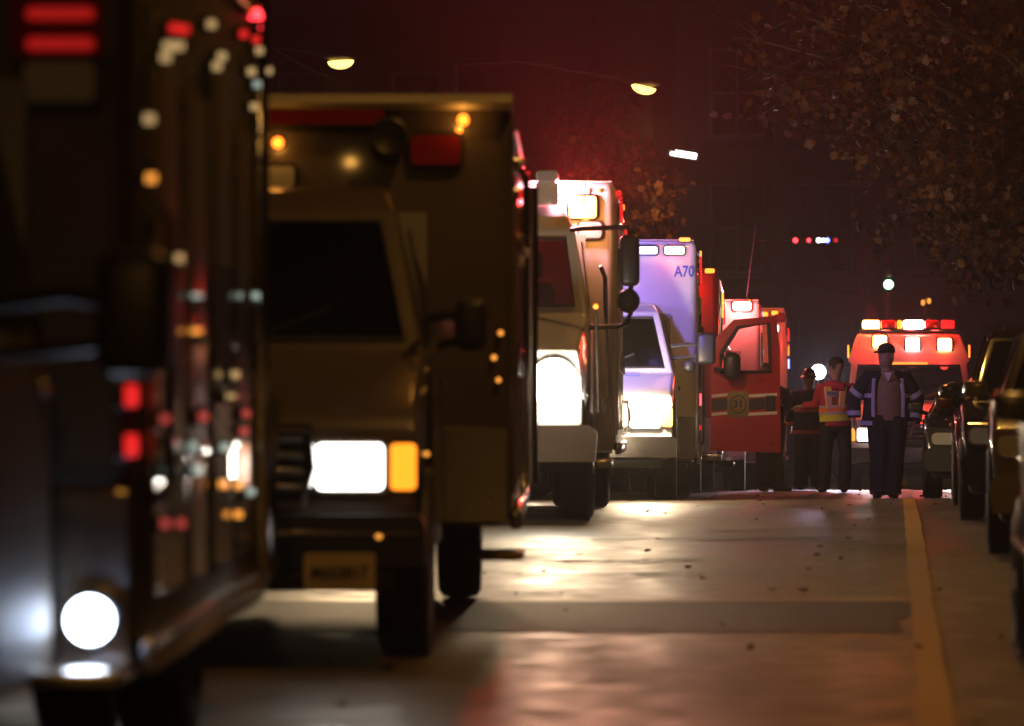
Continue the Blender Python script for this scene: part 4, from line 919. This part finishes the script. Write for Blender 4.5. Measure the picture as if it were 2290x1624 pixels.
# ================================================================== street lamps, cable, signals
SODIUM = lit('sodium lamp lens', (1, .66, .16), 3.2)
def street_lamp(label, px, py, d, side=-1, W=900, tilt=0., bowl=.26, arm=3.2):
    p = P(px, py, d) if px is not None else None
    return street_lamp_at(label, p, side, W, tilt, bowl, arm)
def street_lamp_at(label, p, side, W, tilt, bowl, arm):
    base = Vector((p.x + side * arm, p.y, zg(p.y) + .1)); H = p.z - base.z
    root = thing('street_lamp', label, 'street lamp', base, (0, 0, 0), 'sodium street lamps along the street')
    MB().tube([(0, 0, 0), (0, 0, H + .5)], .1, 12, .06).build('pole', mat('weathered pole metal', (.06, .055, .05), .6, metal=.5), root)
    MB().tube([(0, 0, H + .45), (-side * arm * .35, 0, H + .5), (-side * (arm - .35), 0, H + .2)], .035, 8).build('arm', MATS['weathered pole metal'], root)
    hd = MB().tube([(-side * (arm - .4), 0, H + .2), (-side * (arm - .15), 0, H + .17), (-side * arm, 0, H + .15), (-side * (arm + .28), 0, H + .12)], [(.05, .05), (.16, .09), (.19, .1), (.09, .04)], 14, up=(0, 1, 0)).build('lamp_head', MATS['weathered pole metal'], root)
    bl = MB()
    for k in range(1): bl.ball((0, 0, 0), (bowl, bowl * .8, bowl * .62), 20, 12)
    bm = bl.bm; bmesh.ops.bisect_plane(bm, geom=bm.verts[:] + bm.edges[:] + bm.faces[:], plane_co=(0, 0, 0), plane_no=(0, 0, 1), clear_outer=True)
    bl.build('lamp_bowl', SODIUM, hd, (-side * arm, 0, H + .07), (0, tilt, 0))
    lamp('street_lamp_bulb', hd, (-side * arm, 0, H - .25), (1, .47, .09), W, 'SPOT', .2, (0, 0, 0), 165, .5)
    return root
street_lamp('yellow street lamp hanging under the sagging cable', 762, 145, 66, -1, 70, -.06, .245)
street_lamp('yellow street lamp in the red glow above the ambulances', 1440, 203, 60, -1, 420, .22, .215)
# the same row of lamps goes on towards the viewer, above the picture's edge; the last is added fill
street_lamp_at('tall sodium street lamp nearest the viewer, above the second ambulance', Vector((2.2, 14.0, 8.6)), 1, 520, 0, .25, 4.5)
street_lamp_at('tall sodium street lamp above the parked cars', Vector((3.4, 33.0, 8.4)), 1, 420, 0, .25, 4.5)
street_lamp_at('added sodium fill lamp behind the viewer', Vector((-.4, -8.0, 8.6)), 1, 1100, 0, .25, 3.5)  # unseen lamp added behind the camera for frontal fill
pa, pb = P(420, -40, 48), P(1060, 140, 90)
root = thing('utility_pole', 'dark wooden utility pole behind the nearest ambulance', 'utility pole', (pa.x, pa.y, zg(pa.y)))
MB().tube([(0, 0, 0), (0, 0, 9.5)], .16, 12, .12).build('pole', mat('pole wood', (.05, .035, .022), .85, bump=.5, scale=20), root)
MB().box(-1.1, 1.1, -.06, .06, 8.6, 8.75, .01).build('crossarm', MATS['pole wood'], root)
b = MB(); pts = []
for k in range(40):
    t = k / 39; q = lerp(pa, pb, t); pts.append(q + Vector((0, 0, -4 * 1.1 * t * (1 - t))))
b.tube(pts, .022, 6); tag(b.build('overhead_cable', BLACKPL), 'dark cable sagging above the yellow street lamp', 'cable')
c = P(1528, 346, 93)
root = thing('wall_lamp', 'white tube lamp high on the dark building front', 'wall lamp', c)
MB().box(-.42, .42, -.02, .14, -.1, .1, .02).build('housing', BLACKPL, root, rot=(0, rad(9), 0))
MB().tube([(-.34, -.13, 0), (.34, -.13, 0)], .075, 12).build('tube', lit('white tube', (.85, 1, .95), 6), root, rot=(0, rad(9), 0))
# traffic signal mast arm with glowing spots in place of reflected lights
arm0 = P(1600, 538, 84)
root = thing('mast_arm_pole', 'thin horizontal mast arm high above the far road with painted red, white and blue reflections', 'mast arm', (P(2330, 540, 84).x, 84, zg(84)))
AL = P(2330, 538, 84); BL = P(1690, 538, 84); L_ = AL.x - BL.x; Hm = AL.z - zg(84)
MB().tube([(0, 0, 0), (0, 0, Hm + .3)], .14, 12, .1).build('pole', STEEL, root)
MB().tube([(0, 0, Hm), (-L_, 0, Hm)], .06, 12, .045).build('arm', mat('polished arm metal', (.55, .55, .55), .16, 1), root)
for px, l_, r_ in ((1778, REDL, .06), (1808, REDL, .05), (1830, lit('white reflection spot', (.9, .92, 1), 5), .06), (1840, lit('white reflection spot', (.9, .92, 1), 5), .05), (1849, BLUEL, .06), (1868, REDLOW, .05)):
    x = P(px, 538, 84).x - AL.x
    lo_ = MB().box(x - r_ * 1.3, x + r_ * 1.3, -.12, .06, Hm - .07, Hm + .07, .02).build('reflection_spot', BLACKPL, root); MB().ball((x, -.12, Hm), (r_, .04, r_), 12, 8).build('lens', l_, lo_)
c = P(1985, 637, 88)
root = thing('traffic_signal', 'traffic signal with a glowing green light above the van ambulance', 'traffic signal', (c.x, c.y, zg(88)))
Hs = c.z - zg(88); MB().tube([(0, 0, 0), (0, 0, Hs + .95)], .07, 10).build('pole', STEEL, root)
sh = MB().box(-.17, .17, -.2, -.07, Hs - .2, Hs + .85, .03).build('signal_head', BLACKPL, root)
MB().ball((0, -.21, Hs), (.11, .05, .11), 16, 10).build('green_lens', lit('lit green lens', (.35, 1, .6), 14), sh)
for z_, m_ in ((.3, mat('unlit amber lens', (.15, .08, .01), .3)), (.62, REDL0)): MB().ball((0, -.21, Hs + z_), (.11, .05, .11), 16, 10).build('dark_lens', m_, sh)
c = P(2068, 677, 90)
root = thing('porch_lamp', 'pair of small yellow lamps in the dark right of the green signal', 'lamp', (c.x, c.y, zg(90)))
MB().tube([(0, 0, 0), (0, 0, c.z - zg(90) + .1)], .05, 10).build('pole', STEEL, root)
for x_ in (-.06, .1): 
    a_ = MB().tube([(0, 0, c.z - zg(90) + .08), (x_, -.1, c.z - zg(90) + (.04 if x_ > 0 else 0) + .07)], .015, 6).build('arm', STEEL, root); MB().ball((x_, -.1, c.z - zg(90) + (.04 if x_ > 0 else 0)), (.05, .05, .075), 12, 8).build('lamp_globe', AMBLOW, a_)

# ================================================================== buildings
BR = mat('dark brick facade', (.09, .06, .05), .85, bump=.4, scale=6, vary=.25); BR2 = mat('stone facade', (.13, .115, .11), .8, bump=.3, scale=4, vary=.2)
FRM = mat('window frame paint', (.16, .15, .15), .6)
def building(label, x0, x1, y, H, m, floors, wstep, ww, wh, pier=.0):
    root = thing('building', label, 'building', ((x0 + x1) / 2, y, -1)); hx = (x1 - x0) / 2
    MB().box(-hx, hx, 0, 14, 0, H).build('wall', m, root)
    MB().box(-hx - .2, hx + .2, -.3, .0, H - .5, H + .25, .03).build('cornice', BR2, root)
    n = int((x1 - x0 - 1) / wstep); proto = None
    for f in range(floors):
        zc = 2.6 + f * 3.6
        MB().box(-hx, hx, -.1, 0, zc - wh / 2 - .5, zc - wh / 2 - .3, .02).build('string_course', BR2, root)
        for k in range(n):
            x = -hx + .5 + wstep * (k + .5)
            if proto is None:
                b = MB(); frame_ring(b, [(-ww / 2, -wh / 2), (ww / 2, -wh / 2), (ww / 2, wh / 2), (-ww / 2, wh / 2)], [(-ww / 2 + .09, -wh / 2 + .09), (ww / 2 - .09, -wh / 2 + .09), (ww / 2 - .09, wh / 2 - .09), (-ww / 2 + .09, wh / 2 - .09)], -.09, 0)
                b.box(-.03, .03, -.07, -.03, -wh / 2 + .09, wh / 2 - .09).box(-ww / 2 + .09, ww / 2 - .09, -.07, -.03, -.03, .03)
                proto = b.build('window', FRM, root, (x, 0, zc), smooth=False)
                MB().box(-ww / 2 + .08, ww / 2 - .08, -.03, -.012, -wh / 2 + .08, wh / 2 - .08).build('pane', DGLASS, proto)
                MB().box(-ww / 2 - .1, ww / 2 + .1, -.16, 0, -wh / 2 - .12, -wh / 2, .01).build('sill', BR2, proto)
            else: dup_part(proto, root, (x, 0, zc))
            if pier and f == 0: MB().box(x + wstep / 2 - pier / 2, x + wstep / 2 + pier / 2, -.25, 0, 0, H - .5, .02).build('pier', BR2, root)
    return root
building('dark brick building far behind the left ambulances', -24, 2.2, 100, 13, BR, 3, 3.2, 1.4, 2.1)
building('dark stone fronted building with tall piers behind the autumn tree', 4.3, 32, 94, 13.5, BR, 3, 2.35, 1.5, 2.4, .42)

# ================================================================== trees
LEAFM = []
for k, c_ in enumerate(((.085, .028, .005), (.06, .016, .003), (.11, .045, .008), (.035, .013, .003))): LEAFM.append(mat('autumn leaf %s' % 'abcd'[k], c_, .6, vary=.3, scale=8))
BARK = mat('bark', (.06, .045, .035), .9, bump=.7, scale=18, vary=.3)
def leaf_mesh(k):
    b = MB(); pts = []
    for j in range(10):
        a = 2 * math.pi * j / 10 + .2; r = (.5 if j % 2 == 0 else .36) * RND.uniform(.85, 1.15); pts.append((r * math.cos(a), r * math.sin(a), RND.uniform(-.08, .08)))
    b.bm.faces.new([b.bm.verts.new(p) for p in pts]); bmesh.ops.triangulate(b.bm, faces=b.bm.faces[:])
    return b.mesh('leaf', LEAFM[k], False)
def tree(label, base, zf, targets, leafn, size, nsingle, bare=(), spread=.55, leafkeep=1.0, name='autumn_tree'):
    root = thing(name, label, 'tree', base); base = Vector(base)
    fork = Vector((0, 0, zf)); tb = MB(); tb.tube([(0, 0, -.1), (.03, 0, zf * .4), (0, .05, zf), (.1, .1, zf * 1.5)], [.3, .22, .19, .12], 12)
    br = MB(); tips = []
    for (tx, ty, tz) in targets:
        t = Vector((tx, ty, tz)) - base; mid = lerp(fork, t, .5) + Vector((RND.uniform(-.3, .3), RND.uniform(-.3, .3), .5 + .1 * t.length * .3))
        P0 = fork + Vector((0, 0, RND.uniform(0, zf * .5))); pts = []
        for k in range(9):
            u = k / 8; pts.append(P0 * (1 - u) ** 2 + mid * 2 * u * (1 - u) + t * u * u + Vector((RND.uniform(-.05, .05), RND.uniform(-.05, .05), RND.uniform(-.05, .05))))
        br.tube(pts, [.07 * (1 - k / 9) + .008 for k in range(9)], 6)
        for k in range(3, 9):
            for w_ in range(3):
                a = pts[k]; dirn = ((pts[min(k + 1, 8)] - pts[k - 1]).normalized() + Vector((RND.gauss(0, .7), RND.gauss(0, .7), RND.gauss(0, .5)))).normalized(); ln = RND.uniform(.35, .95)
                q = [a, a + dirn * ln * .5 + Vector((0, 0, .03)), a + dirn * ln + Vector((0, 0, -.1 * ln))]; br.tube(q, [.012, .008, .004], 4)
                isbare = any((base + a - Vector(c_)).length < r_ for c_, r_ in bare)
                tips.append((q, isbare))
    tb.build('trunk', BARK, root); br.build('branches', BARK, root)
    leaves = []
    live = [q for q, bb in tips if not bb]; dead = [q for q, bb in tips if bb]
    for i in range(leafn):
        q = RND.choice(live) if RND.random() > .006 or not dead else RND.choice(dead)
        u = RND.random(); p = lerp(q[0], q[2], u) + Vector((RND.gauss(0, .13), RND.gauss(0, .13), RND.gauss(-.05, .13)))
        leaves.append((p, Euler((RND.uniform(-1.3, 1.3) + 1.2, RND.uniform(-.8, .8), RND.uniform(0, 6.28))), size * RND.uniform(.6, 1.25)))
    def inframe(p):
        g = p + base; x = CX + FPX * g.x / g.y; y = HY - FPX * (g.z - CAMZ) / g.y; return -20 < x < 2310 and -20 < y < 1640
    vis = sorted([l for l in leaves if inframe(l[0])], key=lambda l: l[0].y)
    single = set(id(l) for l in vis[:nsingle])
    meshes = [leaf_mesh(k) for k in range(4)]
    acc = [bmesh.new() for _ in range(4)]
    for i, l in enumerate(leaves):
        k = RND.choices(range(4), (4, 3, 1.2, 2.5))[0]
        if id(l) in single:
            o = bpy.data.objects.new('leaf', meshes[k]); col.objects.link(o); o.parent = root; o.location = l[0]; o.rotation_euler = l[1]; o.scale = (l[2],) * 3
        else:
            Mx = Matrix.Translation(l[0]) @ l[1].to_matrix().to_4x4() @ Matrix.Scale(l[2], 4); B = acc[k]
            vs = [B.verts.new(Mx @ v_.co) for v_ in meshes[k].vertices]
            for f in meshes[k].polygons: B.faces.new([vs[q] for q in f.vertices])
    big = bmesh.new(); me = bpy.data.meshes.new('foliage')
    for k in range(4):
        f0 = len(big.faces); tmp = bpy.data.meshes.new('x'); acc[k].to_mesh(tmp); acc[k].free(); big.from_mesh(tmp); bpy.data.meshes.remove(tmp)
        big.faces.ensure_lookup_table()
        for f in big.faces[f0:]: f.material_index = k
        me.materials.append(LEAFM[k])
    big.to_mesh(me); big.free(); fo = bpy.data.objects.new('foliage', me); col.objects.link(fo); fo.parent = root; fo['kind'] = 'stuff'
    return root
tg = []
for px, py in ((1960, 60), (1900, 130), (1860, 60), (1890, 200), (2000, 160), (2010, 240), (1950, 250), (2040, 330), (2080, 380), (2090, 460), (2140, 470), (2180, 540), (2230, 560), (2270, 590), (2250, 480), (2200, 420), (2150, 300), (2110, 200), (2080, 100), (2160, 100), (2240, 180), (2270, 300), (2220, 260), (2180, 30), (2060, 20), (2280, 60), (2010, 80), (2130, 380), (2230, 360), (2060, 260), (1990, 330), (2290, 430), (1920, 10), (1990, -60), (2120, -80), (2250, -60), (2330, 100), (2360, 300), (2340, 480)):
    d_ = RND.uniform(38.5, 43.5); p = P(px, py, d_); tg.append(tuple(p))
for px, py in ((1715, 85), (1690, 160), (1780, 215), (1740, 140), (1790, 40)): tg.append(tuple(P(px, py, RND.uniform(39, 42))))
zt = zg(41)
tree('autumn tree with orange brown leaves and bare twig ends, hanging over the parked cars', (8.4, 41.5, zt + .1), 2.3, tg, 14000, .125, 300, bare=((P(1740, 120, 41), .62), (P(1690, 130, 41), .6)))
tg = [tuple(P(px, py, RND.uniform(62, 67))) for px, py in ((1350, 300), (1400, 330), (1440, 360), (1470, 400), (1490, 450), (1420, 420), (1380, 250), (1330, 350), (1300, 280), (1450, 480), (1400, 470), (1270, 220), (1320, 200))]
tree('small leafy tree glowing dull orange behind the third ambulance', (.9, 65, zg(65) + .1), 2.2, tg, 2600, .15, 60, name='street_tree')

# ================================================================== air
hz = MB().box(-60, 75, -8, 116, -2.6, 17.5).mesh('haze', None, False)  # volume added to imitate bloom round the lamps
hm = bpy.data.materials.new('haze air'); hm.use_nodes = True; n = hm.node_tree; n.nodes.clear()
o = n.nodes.new('ShaderNodeOutputMaterial'); pv = n.nodes.new('ShaderNodeVolumePrincipled'); pv.inputs['Color'].default_value = (.9, .9, .9, 1); pv.inputs['Density'].default_value = HAZE; pv.inputs['Anisotropy'].default_value = .5
n.links.new(pv.outputs[0], o.inputs['Volume']); hz.materials.append(hm)
ho = bpy.data.objects.new('haze', hz); col.objects.link(ho); tag(ho, 'thin haze added to give the lamps their glow', 'haze', kind='stuff')
